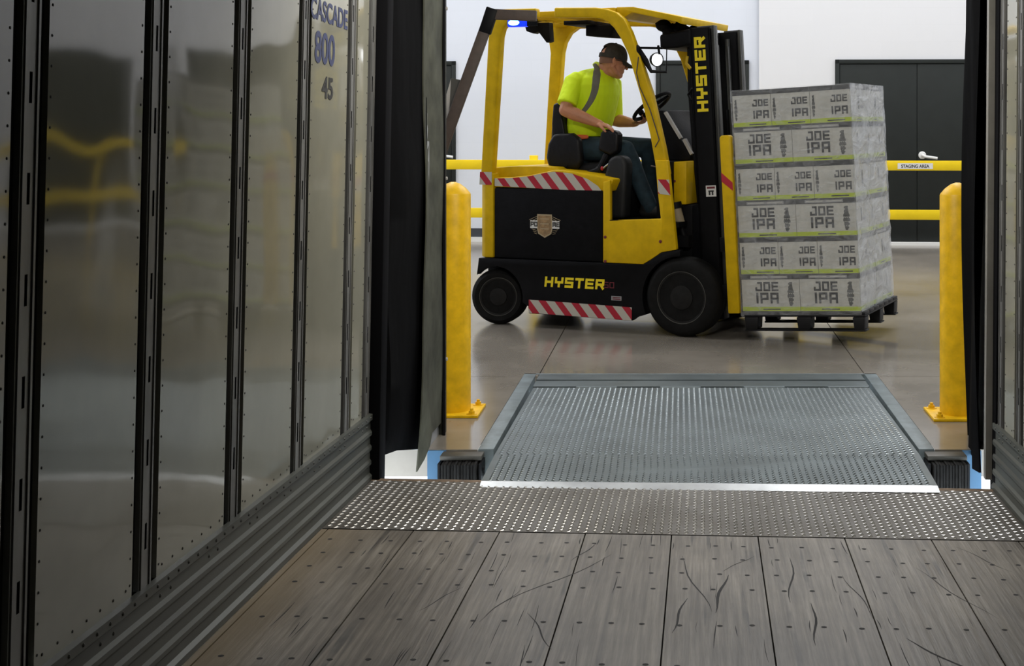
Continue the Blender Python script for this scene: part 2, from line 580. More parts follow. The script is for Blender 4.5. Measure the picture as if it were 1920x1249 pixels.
def copy_thing(o, mx):
    c = o.copy()
    C.objects.link(c)
    c.matrix_world = mx
    for ch in o.children:
        d = ch.copy()
        C.objects.link(d)
        d.parent = c
        for g in ch.children:
            e = g.copy()
            C.objects.link(e)
            e.parent = d
    return c


def empty_box(mb, x0, y0, z0, x1, y1, z1):
    mb.box(x0, y0, z0, x1, y1, z1)


# blocky stroke lettering on a 0..w by 0..1 cell
W_ = 0.66
GLY = {
    'H': [((0, 0), (0, 1)), ((W_, 0), (W_, 1)), ((0, .5), (W_, .5))],
    'Y': [((0, 1), (0, .5)), ((0, .5), (W_, .5)), ((W_, 1), (W_, .5)), ((W_ / 2, .5), (W_ / 2, 0))],
    'S': [((0, 0), (W_, 0)), ((W_, 0), (W_, .5)), ((0, .5), (W_, .5)), ((0, .5), (0, 1)), ((0, 1), (W_, 1))],
    'T': [((0, 1), (W_, 1)), ((W_ / 2, 1), (W_ / 2, 0))],
    'E': [((0, 0), (0, 1)), ((0, 0), (W_, 0)), ((0, .5), (W_ * .9, .5)), ((0, 1), (W_, 1))],
    'R': [((0, 0), (0, 1)), ((0, 1), (W_, 1)), ((W_, 1), (W_, .45)), ((0, .45), (W_, .45)), ((W_ * .6, .45), (W_, 0))],
    'J': [((W_, 1), (W_, 0)), ((0, 0), (W_, 0)), ((0, 0), (0, .3)), ((W_ * .4, 1), (W_, 1))],
    'O': [((0, 0), (W_, 0)), ((W_, 0), (W_, 1)), ((0, 1), (W_, 1)), ((0, 0), (0, 1))],
    'I': [((W_ * .5, 0), (W_ * .5, 1))],
    'P': [((0, 0), (0, 1)), ((0, 1), (W_, 1)), ((W_, 1), (W_, .42)), ((0, .42), (W_, .42))],
    'A': [((0, 0), (0, 1)), ((0, 1), (W_, 1)), ((W_, 0), (W_, 1)), ((0, .42), (W_, .42))],
    'M': [((0, 0), (0, 1)), ((0, 1), (W_, 1)), ((W_, 0), (W_, 1)), ((W_ / 2, .3), (W_ / 2, 1))],
    '5': [((0, 0), (W_, 0)), ((W_, 0), (W_, .5)), ((0, .5), (W_, .5)), ((0, .5), (0, 1)), ((0, 1), (W_, 1))],
    '0': [((0, 0), (W_, 0)), ((W_, 0), (W_, 1)), ((0, 1), (W_, 1)), ((0, 0), (0, 1))],
}


def letters(mb, txt, o, ex, ey, en, h, t=0.2, gap=0.3, mi=0, slant=0.0, wide=1.0):
    """strokes of thickness t*h, laid on the plane (o; ex, ey) and raised 1 mm along en; returns the width"""
    o, ex, ey, en = Vector(o), Vector(ex).normalized(), Vector(ey).normalized(), Vector(en).normalized()
    cx, lift = 0.0, 0.0008
    th = t / 2
    for ch in txt:
        if ch == ' ':
            cx += 0.5; continue
        wch = 0.0 if ch == 'I' else W_
        for (a, b) in GLY[ch]:
            ax, bx = (a[0], b[0]) if ch != 'I' else (0, 0)
            p = Vector(((cx + ax) * wide + th, a[1] * (1 - t) + th))
            q = Vector(((cx + bx) * wide + th, b[1] * (1 - t) + th))
            d = (q - p)
            d = d.normalized() if d.length > 1e-6 else Vector((0, 1))
            n = Vector((-d.y, d.x))
            cs = [p - d * th - n * th, q + d * th - n * th, q + d * th + n * th, p - d * th + n * th]
            lift += 0.00006
            vs = [o + ex * (c.x + slant * c.y) * h + ey * c.y * h + en * lift for c in cs]
            mb.add(vs, [(0, 1, 2, 3)], mi)
        cx += wch + t / wide + gap
    return cx * wide * h


def text_mesh(name, txt, size, m, mx, parent=None, width=None, extrude=0.0006):
    cu = bpy.data.curves.new(name, 'FONT')
    cu.body = txt
    cu.size = size
    cu.extrude = extrude
    cu.offset = size * 0.022
    o = bpy.data.objects.new(name, cu)
    C.objects.link(o)
    dg = bpy.context.evaluated_depsgraph_get()
    me = bpy.data.meshes.new_from_object(o.evaluated_get(dg))
    bpy.data.objects.remove(o)
    bpy.data.curves.remove(cu)
    xs = [v.co.x for v in me.vertices]
    if width:
        s = width / (max(xs) - min(xs))
        for v in me.vertices: v.co.x = (v.co.x - min(xs)) * s
    me.materials.clear()
    me.materials.append(M[m])
    r = bpy.data.objects.new(name, me)
    C.objects.link(r)
    if parent: r.parent = parent
    r.matrix_basis = mx
    return r


def frame(o, ex, ey):
    """4x4 with x axis ex, y axis ey at o"""
    ex, ey = Vector(ex).normalized(), Vector(ey).normalized()
    ez = ex.cross(ey)
    m = Matrix((ex, ey, ez)).transposed().to_4x4()
    m.translation = Vector(o)
    return m


def lugs(mb, o, ex, ey, lx, ly, pitch=0.026, L=0.0115, Wd=0.0042, hgt=0.0032, mi=0, quad=None):
    """rolled tread pattern: raised diamonds turned 45 degrees either way, alternating"""
    o, ex, ey = Vector(o), Vector(ex).normalized(), Vector(ey).normalized()
    en = ex.cross(ey)
    if quad: lx, ly = (quad[1] - quad[0]).length - 0.02, (quad[3] - quad[0]).length - 0.02
    nx, ny = int(lx / pitch), int(ly / (pitch * 0.66))
    vs, fs = [], []
    s = math.sqrt(0.5)
    for i in range(nx):
        for j in range(ny):
            u, v = (i + 0.5) * lx / nx, (j + 0.5) * ly / ny
            c = o + ex * u + ey * v
            if quad:                       # follow a slightly twisted four-cornered plate
                fu, fv = 0.012 + 0.976 * (i + 0.5) / nx, 0.015 + 0.97 * (j + 0.5) / ny
                c = quad[0].lerp(quad[1], fu).lerp(quad[3].lerp(quad[2], fu), fv)
            sg = 1 if (i + j) % 2 else -1
            a = (ex * s + ey * s * sg)
            b = (ex * -s * sg + ey * s)
            k = len(vs)
            vs += [c - a * L, c - b * Wd, c + a * L, c + b * Wd, c - a * L * 0.45 + en * hgt, c + a * L * 0.45 + en * hgt]
            fs += [(k, k + 1, k + 5, k + 4), (k + 1, k + 2, k + 5), (k + 2, k + 3, k + 4, k + 5), (k + 3, k, k + 4)]
    mb.add(vs, fs, mi)


# ------------------------------------------------------------------ TRAILER (slopes down to the dock, rolled a touch)
ydir = Vector((0.0175, 1.0, -0.0253)).normalized()
xdir = Vector((1.0, -0.0175, -0.0128))
xdir = (xdir - ydir * xdir.dot(ydir)).normalized()
zdir = xdir.cross(ydir)
MT = Matrix((xdir, ydir, zdir)).transposed().to_4x4()
MT.translation = Vector((0.005, 5.446, 0.029))
TX, TL, TH = 1.245, 8.6, 2.72        # half width, length inside, height


def on_trailer(o):
    o.matrix_world = MT
    return o


# floor boards
PL0 = -0.735      # where the boards meet the rear tread plate
seam0 = -0.0129 - 0.008
mb = MB()
bw = 0.2965
k = 0
for i in range(-5, 6):
    x0, x1 = max(seam0 + i * bw, -1.235), min(seam0 + (i + 1) * bw, 1.235)
    if x1 - x0 < 0.02: continue
    mb.box(x0 + 0.0022, -TL, -0.035, x1 - 0.0022, PL0 - 0.004, 0.0)
mb.box(-TX, -TL, -0.06, TX, 0.0, -0.036, 2)
rows = [-0.86, -1.01, -1.165, -1.32, -1.63, -1.94, -2.25, -2.56, -2.87, -3.2, -3.5]
for y in rows:
    for i in range(-5, 6):
        for fx in (0.17, 0.5, 0.83):
            x = seam0 + (i + fx) * bw + random.uniform(-0.012, 0.012)
            if abs(x) > 1.2: continue
            r = 0.0085
            yy = y + random.uniform(-0.008, 0.008)
            mb.add([(x + r * math.cos(t * math.pi / 4), yy + r * 0.9 * math.sin(t * math.pi / 4), 0.0006) for t in range(8)], [list(range(8))], 1)
# fine cracks and gouges in the timber
for q in range(100):
    gx, gy, gl = random.uniform(-1.1, 1.1), random.uniform(-2.3, -0.8), random.uniform(0.05, 0.22)
    w = random.uniform(0.0005, 0.0016)
    sl = random.uniform(-0.05, 0.05)
    k9 = random.uniform(-0.003, 0.003)
    vs = []
    for h9 in range(5):
        t9 = h9 / 4
        cx9 = gx + sl * gl * t9 + k9 * math.sin(t9 * 3.1)
        ww = w * (0.25 + math.sin(math.pi * t9))
        vs += [(cx9 - ww, gy + gl * t9, 0.0003), (cx9 + ww, gy + gl * t9, 0.0003)]
    mb.add(vs, [(2 * h9, 2 * h9 + 1, 2 * h9 + 3, 2 * h9 + 2) for h9 in range(4)], 1)
for gx, gy, gl, ga, gw in ((-0.36, -1.25, .62, 1.05, .004), (-.30, -.95, .22, 1.25, .004), (.06, -1.25, .55, 1.75, .004), (.36, -1.2, .45, 1.5, .005),
                           (.14, -1.35, .36, 1.45, .008), (-.36, -1.7, .3, 1.9, .004), (.72, -1.85, .33, 2.1, .008), (.55, -1.35, .4, 1.7, .003),
                           (.20, -1.05, .2, 1.0, .003), (.84, -1.3, .5, 1.9, .003), (-.5, -1.5, .3, 1.3, .003), (.40, -1.6, .35, 1.52, .006), (.02, -1.55, .3, 1.45, .006),
                           (-.68, -1.45, .25, 1.2, .003), (1.0, -.95, .3, 2.0, .003)):
    pts = []
    for q in range(9):
        s = q / 8 - 0.5
        bend = 0.016 * gl * math.sin(q * 0.9 + gx * 9)
        pts.append(Vector((gx + math.cos(ga) * s * gl + bend * math.sin(ga), gy + math.sin(ga) * s * gl - bend * math.cos(ga), 0.0004)))
    vs, fs = [], []
    for q, p in enumerate(pts):
        w = gw * math.sin(math.pi * (q + 0.4) / 8.8) * 0.6
        vs += [p + Vector((-w, 0, 0)), p + Vector((w, 0, 0))]
    fs = [(2 * q, 2 * q + 1, 2 * q + 3, 2 * q + 2) for q in range(8)]
    mb.add(vs, fs, 1)
fl = on_trailer(struct(mb.build('trailer_floor', ['wood', 'groove', 'groove'], smooth=0)))
mb = MB()
mb.box(-TX + 0.01, PL0, -0.03, TX - 0.01, -0.045, 0.002)
lugs(mb, (-TX + 0.02, PL0 + 0.004, 0.002), (1, 0, 0), (0, 1, 0), 2 * TX - 0.04, -0.05 - PL0, pitch=0.0285, L=0.0118, Wd=0.0042, hgt=0.004, mi=1)
pl = mb.build('tread_plate', ['thresh', 'thresh_lug'], fl, smooth=0)
mb = MB()
mb.box(-TX, -0.044, -0.13, TX, 0.0, 0.002)
nb = mb.build('rear_sill', ['rust'], fl, bevel=0.004)


def trailer_wall(side):
    s = -1 if side == 'left' else 1
    X = s * TX
    posts = [-0.08 - 0.305, -0.385 - 0.61, -0.385 - 1.22, -0.385 - 1.83, -0.385 - 2.44, -0.385 - 3.05, -0.385 - 3.66, -0.385 - 4.27]
    posts = [-0.075] + posts
    hw = 0.072
    zb = 0.262
    w = MB()
    w.box(X + s * 0.012, -TL, 0, X + s * 0.05, 0, TH, 1)           # dark backing
    edges = [0.0]
    for p in posts: edges += [p + hw, p - hw]
    edges.append(-TL)
    for i in range(0, len(edges), 2):
        y1, y0 = min(edges[i], -0.002), edges[i + 1]
        if y1 - y0 < 0.02: continue
        w.box(X, y0, zb, X + s * 0.012, y1, TH, 0)
        ns = int((TH - zb) / 0.062)
        for e in (y0 + 0.012, y1 - 0.012):
            if e < -3.2 or (side == 'right' and e < -0.7): continue
            for q in range(ns):
                z = zb + 0.03 + q * 0.062
                w.lathe([(0.0033, 0), (0.0028, 0.0013), (0.0011, 0.002)], (X, e, z), (-s, 0, 0), 6, 2)
        if y0 > -3.3 and not (side == 'right' and y0 < -0.8):
            nq = max(2, int((y1 - y0) / 0.066))
            for q in range(nq):
                w.lathe([(0.0038, 0), (0.0032, 0.0015), (0.0012, 0.0023)], (X, y0 + (q + 0.5) * (y1 - y0) / nq, zb + 0.024), (-s, 0, 0), 6, 2)
    wall = on_trailer(struct(w.build('wall_' + side, ['panel', 'groove', 'rivet'], smooth=35)))
    for k, p in enumerate(posts):
        if side == 'right' and k > 2: break
        a = 0.034
        pm = MB()
        cols = [(p - a, p - 0.006), (p - 0.006, p + 0.006), (p + 0.006, p + a)]
        z, off = zb, 0.09 + 0.05 * (k % 2)
        xs = X - s * 0.001
        bands = [(zb, zb + off, 0)]
        z = zb + off
        while z < TH - 0.2:
            bands.append((z, z + 0.062, 1)); bands.append((z + 0.062, z + 0.198, 0)); z += 0.198
        bands.append((z, TH, 0))
        for (za, zc, slot) in bands:
            for ci, (ya, yc) in enumerate(cols):
                if slot and ci == 1: continue
                pm.add([(xs, ya, za), (xs, yc, za), (xs, yc, zc), (xs, ya, zc)], [(0, 1, 2, 3) if s < 0 else (3, 2, 1, 0)])
        # folded flanges running back to the backing, and raised side ribs
        for yy in (p - a, p + a):
            pm.box(min(xs, X + s * 0.012), yy - 0.002, zb, max(xs, X + s * 0.012), yy + 0.002, TH)
        for yy in (p - a * 0.75, p + a * 0.75):
            pm.box(min(xs, xs - s * 0.003), yy - 0.004, zb, max(xs, xs - s * 0.003), yy + 0.004, TH)
        pm.build('logistic_post', ['post'], wall, smooth=30)
    # corrugated kick plate
    prof = [(0.0, 0.0), (0.018, 0.004), (0.018, 0.02), (0.008, 0.03), (0.008, 0.055), (0.0145, 0.064), (0.0145, 0.076), (0.008, 0.086), (0.008, 0.112),
            (0.0145, 0.122), (0.0145, 0.134), (0.008, 0.144), (0.008, 0.170), (0.0145, 0.180), (0.0145, 0.192), (0.008, 0.202), (0.008, 0.232), (0.016, 0.240),
            (0.016, 0.262), (0.0, 0.264)]
    kb = MB()
    kb.prism([(X - s * a, z) for a, z in prof], -TL, -0.002, 'y')
    q = -0.06
    while q > -3.4:
        kb.lathe([(0.005, 0), (0.004, 0.002), (0.001, 0.003)], (X - s * 0.016, q, 0.251), (-s, 0, 0), 6, 1)
        kb.lathe([(0.005, 0), (0.004, 0.002), (0.001, 0.003)], (X - s * 0.008, q - 0.03, 0.217), (-s, 0, 0), 6, 1) if int(q * 100) % 3 == 0 else None
        q -= 0.066
    on_trailer(struct(kb.build('baseboard_' + side, ['kick', 'rivet'], smooth=20)))
    return wall


wl = trailer_wall('left')
wr = trailer_wall('right')
# stencilled fleet marks on the left lining, near the door
text_mesh('stencil_lettering', 'CASCADE', 0.098, 'blue_ink', frame((-TX + 0.0012, -0.94, 1.752), (0, 1, 0), (0, 0, 1)), wl, width=0.47)
text_mesh('stencil_lettering', '800', 0.148, 'blue_ink', frame((-TX + 0.0012, -0.885, 1.608), (0, 1, 0), (0, 0, 1)), wl, width=0.25)
text_mesh('stencil_lettering', '45', 0.105, 'black_ink', frame((-TX + 0.0012, -0.79, 1.488), (0, 1, 0), (0, 0, 1)), wl, width=0.14)

mb = MB(); mb.box(-TX - 0.05, -TL, TH, TX + 0.05, 0.0, TH + 0.05)
on_trailer(struct(mb.build('trailer_ceiling', ['roof'])))
mb = MB(); mb.box(-TX - 0.05, -TL - 0.05, 0, TX + 0.05, -TL, TH)
on_trailer(struct(mb.build('wall_front', ['roof'])))
# rear door frame
mb = MB()
for s, xi in ((-1, 1.198), (1, 1.236)):
    mb.box(s * xi, -0.03, -0.14, s * 1.30, 0.07, TH)
mb.box(-1.30, -0.03, TH - 0.08, 1.30, 0.07, TH + 0.06)
tf = on_trailer(struct(mb.build('trim_1', ['frame_black'], bevel=0.006)))
mb = MB(); mb.box(1.210, 0.03, 0.03, 1.2355, 0.068, TH - 0.08)
mb.build('door_seal_strip', ['alu'], tf)

# ------------------------------------------------------------------ WAREHOUSE SHELL
PX0, PX1, PY0, PY1 = -0.833, 1.068, 6.13, 7.96     # leveller pit
FX0, FX1, FY1 = -9.5, 9.5, 17.4
GJ = 0.006
xs_ = [FX0, -5.6, -0.815, 1.07, 5.8, FX1]
ys_ = [PY0, 7.88, 11.6, FY1]
mb = MB()


def slab(x0, y0, x1, y1):
    mb.box(x0 + GJ / 2, y0 + GJ / 2, -0.12, x1 - GJ / 2, y1 - GJ / 2, 0.0)


E_ = 0.001
for i in range(5):
    for j in range(3):
        x0, x1, y0, y1 = xs_[i], xs_[i + 1], ys_[j], ys_[j + 1]
        # keep the pit clear: the pit spans y 6.13..7.96 and x PX0-0.07..PX1+0.07
        if j == 0:
            if i == 1: slab(x0, y0, PX0 - 0.07, y1); continue
            if i == 2: continue
            if i == 3: slab(PX1 + 0.07, y0, x1, y1); continue
        if j == 1 and i in (1, 2, 3):
            if i == 1: slab(x0, y0, x1, y1 if False else y1)
            elif i == 2: slab(x0, PY1 + 0.002, x1, y1)
            else: slab(x0, y0, x1, y1)
            continue
        slab(x0, y0, x1, y1)
mb.box(FX0, PY1 + 0.05, -0.2, FX1, FY1, -0.121, 1)
struct(mb.build('floor', ['concrete', 'groove'], smooth=0))


def back(x, d=0.0):
    """back wall line: y at x"""
    return 16.27 - (x - 2.94) * 0.07 - d


BA = -math.atan(0.07)
MBK = Matrix.Translation((0, back(0), 0)) @ Matrix.Rotation(BA, 4, 'Z')      # wall frame: x along the wall, -y towards us
PIL = 0.95
mb = MB(); mb.box(-9.8, 0, 0, PIL, 0.25, 7.0)
o = struct(mb.build('wall_back_left', ['wall_cool'])); o.matrix_world = MBK
mb = MB(); mb.box(PIL, -0.10, 0, 9.8, 0.25, 7.0)
o = struct(mb.build('wall_back_right', ['wall_warm'])); o.matrix_world = MBK
mb = MB(); mb.box(-9.8, -0.012, 0.055, PIL - 0.001, -0.001, 0.16)
o = struct(mb.build('baseboard_back', ['base_black'])); o.matrix_world = MBK
mb = MB(); mb.box(-9.8, -0.05, 0.0, PIL - 0.001, -0.001, 0.054); mb.box(PIL, -0.19, 0, 9.8, -0.101, 0.035)
o = struct(mb.build('trim_2', ['curb'])); o.matrix_world = MBK
mb = MB(); mb.box(FX0 - 0.25, PY0 + 0.3, -0.1, FX0, FY1, 7.0)
struct(mb.build('wall_warehouse_left', ['wall_cool']))
mb = MB(); mb.box(FX1, PY0 + 0.3, -0.1, FX1 + 0.25, FY1, 7.0)
struct(mb.build('wall_warehouse_right', ['wall_cool']))
mb = MB(); mb.box(FX0, PY0, 7.0, FX1, FY1 + 0.4, 7.1)
struct(mb.build('ceiling', ['ceil']))
DX0, DX1, DZ = -1.10, 1.352, 2.85
mb = MB()
mb.box(FX0, PY0, 0.0, DX0 - 0.03, PY0 + 0.32, 7.0)
struct(mb.build('wall_dock_left', ['dock_wall']))
mb = MB(); mb.box(DX1 + 0.03, PY0, 0.0, FX1, PY0 + 0.32, 7.0)
struct(mb.build('wall_dock_right', ['dock_wall']))
mb = MB(); mb.box(DX0 - 0.03, PY0, DZ, DX1 + 0.03, PY0 + 0.32, 7.0)
struct(mb.build('wall_dock_top', ['dock_wall']))
# dock face below floor level and the yard outside
mb = MB()
mb.box(-7, PY0 + 0.004, -1.25, PX0 - 0.07, PY0 + 0.10, -0.002)
mb.box(PX1 + 0.07, PY0 + 0.004, -1.25, 7, PY0 + 0.10, -0.002)
mb.box(PX0 - 0.07, PY1 + 0.01, -1.25, PX1 + 0.07, PY1 + 0.1, -0.13)
struct(mb.build('wall_dock_face', ['concrete_ext']))
mb = MB(); mb.box(-25, -25, -1.3, 25, PY1 + 0.1, -1.25)
struct(mb.build('ground', ['ground']))
for i, (a, b) in enumerate(((-1.128, -1.045), (1.262, 1.345))):
    mb = MB(); mb.box(a, PY0 - 0.012, -1.25, b, PY0 + 0.003, -0.002)
    struct(mb.build('trim_%d' % (i + 3), ['blue_wall']))


def back_door(name, x0, x1, seam, handle_x):
    y = -0.10 if x0 > PIL else 0.0
    fr = MB()
    fr.box(x0 - 0.05, y - 0.03, 0.04, x0, y - 0.001, 2.19)
    fr.box(x1, y - 0.03, 0.04, x1 + 0.05, y - 0.001, 2.19)
    fr.box(x0 - 0.05, y - 0.03, 2.14, x1 + 0.05, y - 0.001, 2.19)
    fr.box(x0, y - 0.006, 0.04, x1, y - 0.0008, 2.14)
    root = struct(fr.build(name, ['door_grey'], bevel=0.004))
    root.matrix_world = MBK
    es = [x0] + seam + [x1]
    for a, b in zip(es[:-1], es[1:]):
        lf = MB(); lf.box(a + 0.005, y - 0.02, 0.045, b - 0.005, y - 0.0065, 2.135)
        l = lf.build('door_leaf', ['door_grey'], root, bevel=0.003)
        if handle_x is not None and a <= handle_x <= b:
            h = MB()
            h.lathe([(0.045, 0), (0.045, 0.016), (0.03, 0.022)], (handle_x, y - 0.02, 1.06), (0, -1, 0), 18)
            h.tube([(handle_x, y - 0.04, 1.06), (handle_x, y - 0.075, 1.06), (handle_x + 0.03, y - 0.085, 1.045), (handle_x + 0.17, y - 0.085, 1.025)], 0.017, 8)
            h.build('lever_handle', ['white'], l)
    return root


back_door('door_1', 1.90, 3.72, [2.81], 2.87)
back_door('door_2', -0.24, 0.78, [], None)
back_door('door_3', -4.0, -2.78, [], -2.80 - 0.12)
back_door('door_4', 4.35, 5.9, [5.1], None)

# yellow guard rail in front of the back wall
MGR = Matrix.Translation((0, back(0) - 0.95, 0)) @ Matrix.Rotation(BA, 4, 'Z')
gr = thing('guard_rail', 'yellow two-rail steel guard rail standing before the back wall', 'guard rail', MGR)
for z in (0.965, 0.415):
    mb = MB(); mb.box(-5.2, -0.045, z - 0.055, 6.2, 0.0, z + 0.055)
    mb.build('rail', ['rail_yellow'], gr, bevel=0.004)
for x in (-4.7, -1.68, 1.35, 4.4):
    mb = MB()
    mb.box(x - 0.045, 0.002, 0, x + 0.045, 0.09, 1.07)
    mb.box(x - 0.09, -0.02, 0, x + 0.09, 0.13, 0.014)
    mb.build('post', ['rail_yellow'], gr, bevel=0.004)
mb = MB(); mb.box(2.44, -0.047, 0.928, 2.83, -0.0455, 0.992)
sg = mb.build('sign_plate', ['white'], gr)
sg['label'] = 'small white sign plate on the yellow rail'
text_mesh('sign_lettering', 'STAGING AREA', 0.05, 'black_ink', frame((2.48, -0.0476, 0.942), (1, 0, 0), (0, 0, 1)), gr, width=0.31)


# ------------------------------------------------------------------ bollards
def bollard(x, y, label):
    b = thing('bollard', label, 'bollard', Matrix.Translation((x, y, 0)), 'yellow bollards at the dock door')
    mb = MB()
    r = 0.088
    mb.lathe([(r, 0.014), (r, 1.10), (r - 0.004, 1.108), (r * 0.72, 1.132), (r * 0.4, 1.153), (0.012, 1.162)], n=40)
    mb.build('post', ['bollard_yellow'], b)
    mb = MB(); mb.box(-0.145, -0.145, 0, 0.145, 0.145, 0.014)
    mb.build('base_plate', ['bollard_yellow'], b, bevel=0.003)
    for sx in (-1, 1):
        for sy in (-1, 1):
            q = MB()
            q.lathe([(0.026, 0.014), (0.026, 0.017), (0.0, 0.017)], (sx * 0.11, sy * 0.11, 0), n=14)
            q.lathe([(0.016, 0.017), (0.016, 0.030), (0.009, 0.031), (0.009, 0.042)], (sx * 0.11, sy * 0.11, 0), n=6)
            q.build('anchor_bolt', ['bollard_yellow'], b)
    return b


bollard(-1.145, 6.92, 'yellow steel bollard with conical cap beside the black dock seal, behind the forklift end')
bollard(1.385, 6.84, 'yellow steel bollard with conical cap on the pallet side of the dock door')

# ------------------------------------------------------------------ dock leveller
CR_Y, CR_Z = 5.965, 0.018
lev = thing('dock_leveler', 'grey steel tread-plate dock leveler with lip resting on the trailer', 'dock leveler', Matrix.Translation((0.118, 7.55, 0)))
ox, oy = 0.118, 7.55
HW = 0.925
mb = MB()
ey = Vector((0, CR_Y - oy, CR_Z)).normalized()
mb.add([(-HW, 0, 0), (HW, 0, 0), (HW, CR_Y - oy, CR_Z), (-HW, CR_Y - oy, CR_Z), (-HW, 0, -0.012), (HW, 0, -0.012), (HW, CR_Y - oy, CR_Z - 0.012), (-HW, CR_Y - oy, CR_Z - 0.012)],
       [(3, 2, 1, 0), (4, 5, 6, 7), (0, 1, 5, 4), (2, 3, 7, 6), (1, 2, 6, 5), (3, 0, 4, 7)])
lugs(mb, (HW - 0.01, -0.01, 0.0), (-1, 0, 0), ey, 2 * HW - 0.02, abs(CR_Y - oy) - 0.02, pitch=0.0285, L=0.0115, Wd=0.0042, hgt=0.004, mi=1)
for s in (-1, 1):
    mb.box(s * HW - 0.006 * (s > 0), CR_Y - oy, -0.2, s * HW + 0.006 * (s < 0), 0, -0.004)
mb.build('deck_plate', ['deck', 'deck_lug'], lev, smooth=0)
mb = MB()
LY = 5.335
zl, zr = 0.054, 0.036
LWl, LWr = 0.90, 0.895
a = [(-HW, CR_Y - oy, CR_Z), (HW, CR_Y - oy, CR_Z), (LWr, LY + 0.055 - oy, zr), (-LWl, LY + 0.055 - oy, zl)]
e = [(LWr, LY - oy, zr - 0.013), (-LWl, LY - oy, zl - 0.013)]
bt = [(x, y, z - 0.02) for x, y, z in a]
mb.add(a + e + bt, [(3, 2, 1, 0), (6, 7, 8, 9), (0, 1, 7, 6), (1, 2, 8, 7), (3, 0, 6, 9), (5, 9, 8, 4), (2, 4, 8), (3, 9, 5)], 0)
exv = (Vector(a[3]) - Vector(a[2]))
lugs(mb, (0, 0, 0), (-1, 0, 0), (0, -1, 0), 1.0, 1.0, pitch=0.0285, L=0.0115, Wd=0.0042, hgt=0.0045, mi=1, quad=[Vector(p) for p in (a[1], a[0], a[3], a[2])])
lip = mb.build('lip_plate', ['deck', 'deck_lug'], lev, smooth=0)
mb = MB()
up = Vector((0, 0, 0.0012))
mb.add([Vector(a[3]) + up, Vector(a[2]) + up, Vector(e[0]) + up, Vector(e[1]) + up, Vector(a[3]), Vector(a[2]), Vector(e[0]), Vector(e[1])],
       [(3, 2, 1, 0), (4, 5, 6, 7), (0, 1, 5, 4), (1, 2, 6, 5), (2, 3, 7, 6), (3, 0, 4, 7)])
mb.build('bevelled_edge', ['bright_edge'], lip)
# rear hinge plate with knuckles
mb = MB()
mb.box(PX0 + 0.02 - ox, 0.03, -0.012, PX1 - 0.02 - ox, PY1 - 0.02 - oy, 0.001)
mb.box(PX0 + 0.02 - ox, 0.20, 0.001, PX1 - 0.02 - ox, 0.23, 0.006)
for i in range(8):
    x0 = -HW + i * 2 * HW / 8
    if i % 2:
        mb.tube([(x0 + 0.004, 0.014, -0.006), (x0 + 2 * HW / 8 - 0.004, 0.014, -0.006)], 0.013, 12)
    else:
        mb.box(x0 + 0.004, 0.005, -0.02, x0 + 2 * HW / 8 - 0.004, 0.03, -0.010)
mb.build('hinge_plate', ['deck'], lev)
# curb angle frame round the pit
mb = MB()
mb.box(PX0 - 0.07 - ox, PY0 - oy, -0.12, PX0 - ox, PY1 - oy, 0.003)
mb.box(PX1 - ox, PY0 - oy, -0.12, PX1 + 0.07 - ox, PY1 - oy, 0.003)
mb.box(PX0 - 0.07 - ox, PY1 - 0.02 - oy, -0.12, PX1 + 0.07 - ox, PY1 - oy, 0.003)
mb.build('curb_frame', ['pit_steel'], lev, bevel=0.002)
# dark under-deck frame
mb = MB()
for x in (-0.8, -0.4, 0, 0.4, 0.8):
    mb.box(x - 0.03, CR_Y - oy + 0.05, -0.16, x + 0.03, -0.02, -0.022)
mb.box(-0.88, CR_Y - oy + 0.03, -0.2, 0.88, CR_Y - oy + 0.05, -0.022)
mb.build('deck_beam', ['groove'], lev)


def bumper(x0, x1, label, flip):
    b = thing('dock_bumper', label, 'dock bumper', Matrix.Translation(((x0 + x1) / 2, PY0, 0)), 'laminated rubber dock bumpers')
    h = (x1 - x0) / 2
    mb = MB()
    n = 11
    for i in range(n):
        a = -h + 0.012 + i * (2 * h - 0.024) / n
        mb.box(a + 0.001, -0.165 - 0.003 * ((i * 7) % 3), -0.28, a + (2 * h - 0.024) / n - 0.001, -0.014, -0.028 + 0.002 * ((i * 5) % 3))
    mb.build('rubber_pad', ['rubber'], b, bevel=0.002)
    for s in (-1, 1):
        q = MB(); q.box(s * h - 0.005, -0.14, -0.30, s * h + 0.005, -0.013, -0.03)
        q.build('end_angle', ['black'], b)
    q = MB(); q.tube([(-h - 0.012, -0.08, -0.07), (h + 0.012, -0.08, -0.07)], 0.013, 8)
    q.build('tie_rod', ['black'], b)
    q = MB(); q.box(-h - 0.002, -0.10, -0.024, h + 0.002, -0.013, -0.004)
    q.build('top_plate', ['gusset2'], b, bevel=0.003)
    return b


bumper(-1.055, -0.875, 'black laminated rubber dock bumper beside the wider white daylight gap', False)
bumper(1.092, 1.262, 'black laminated rubber dock bumper below the bollard on the pallet side', True)

# ------------------------------------------------------------------ dock seal pads and jamb flaps


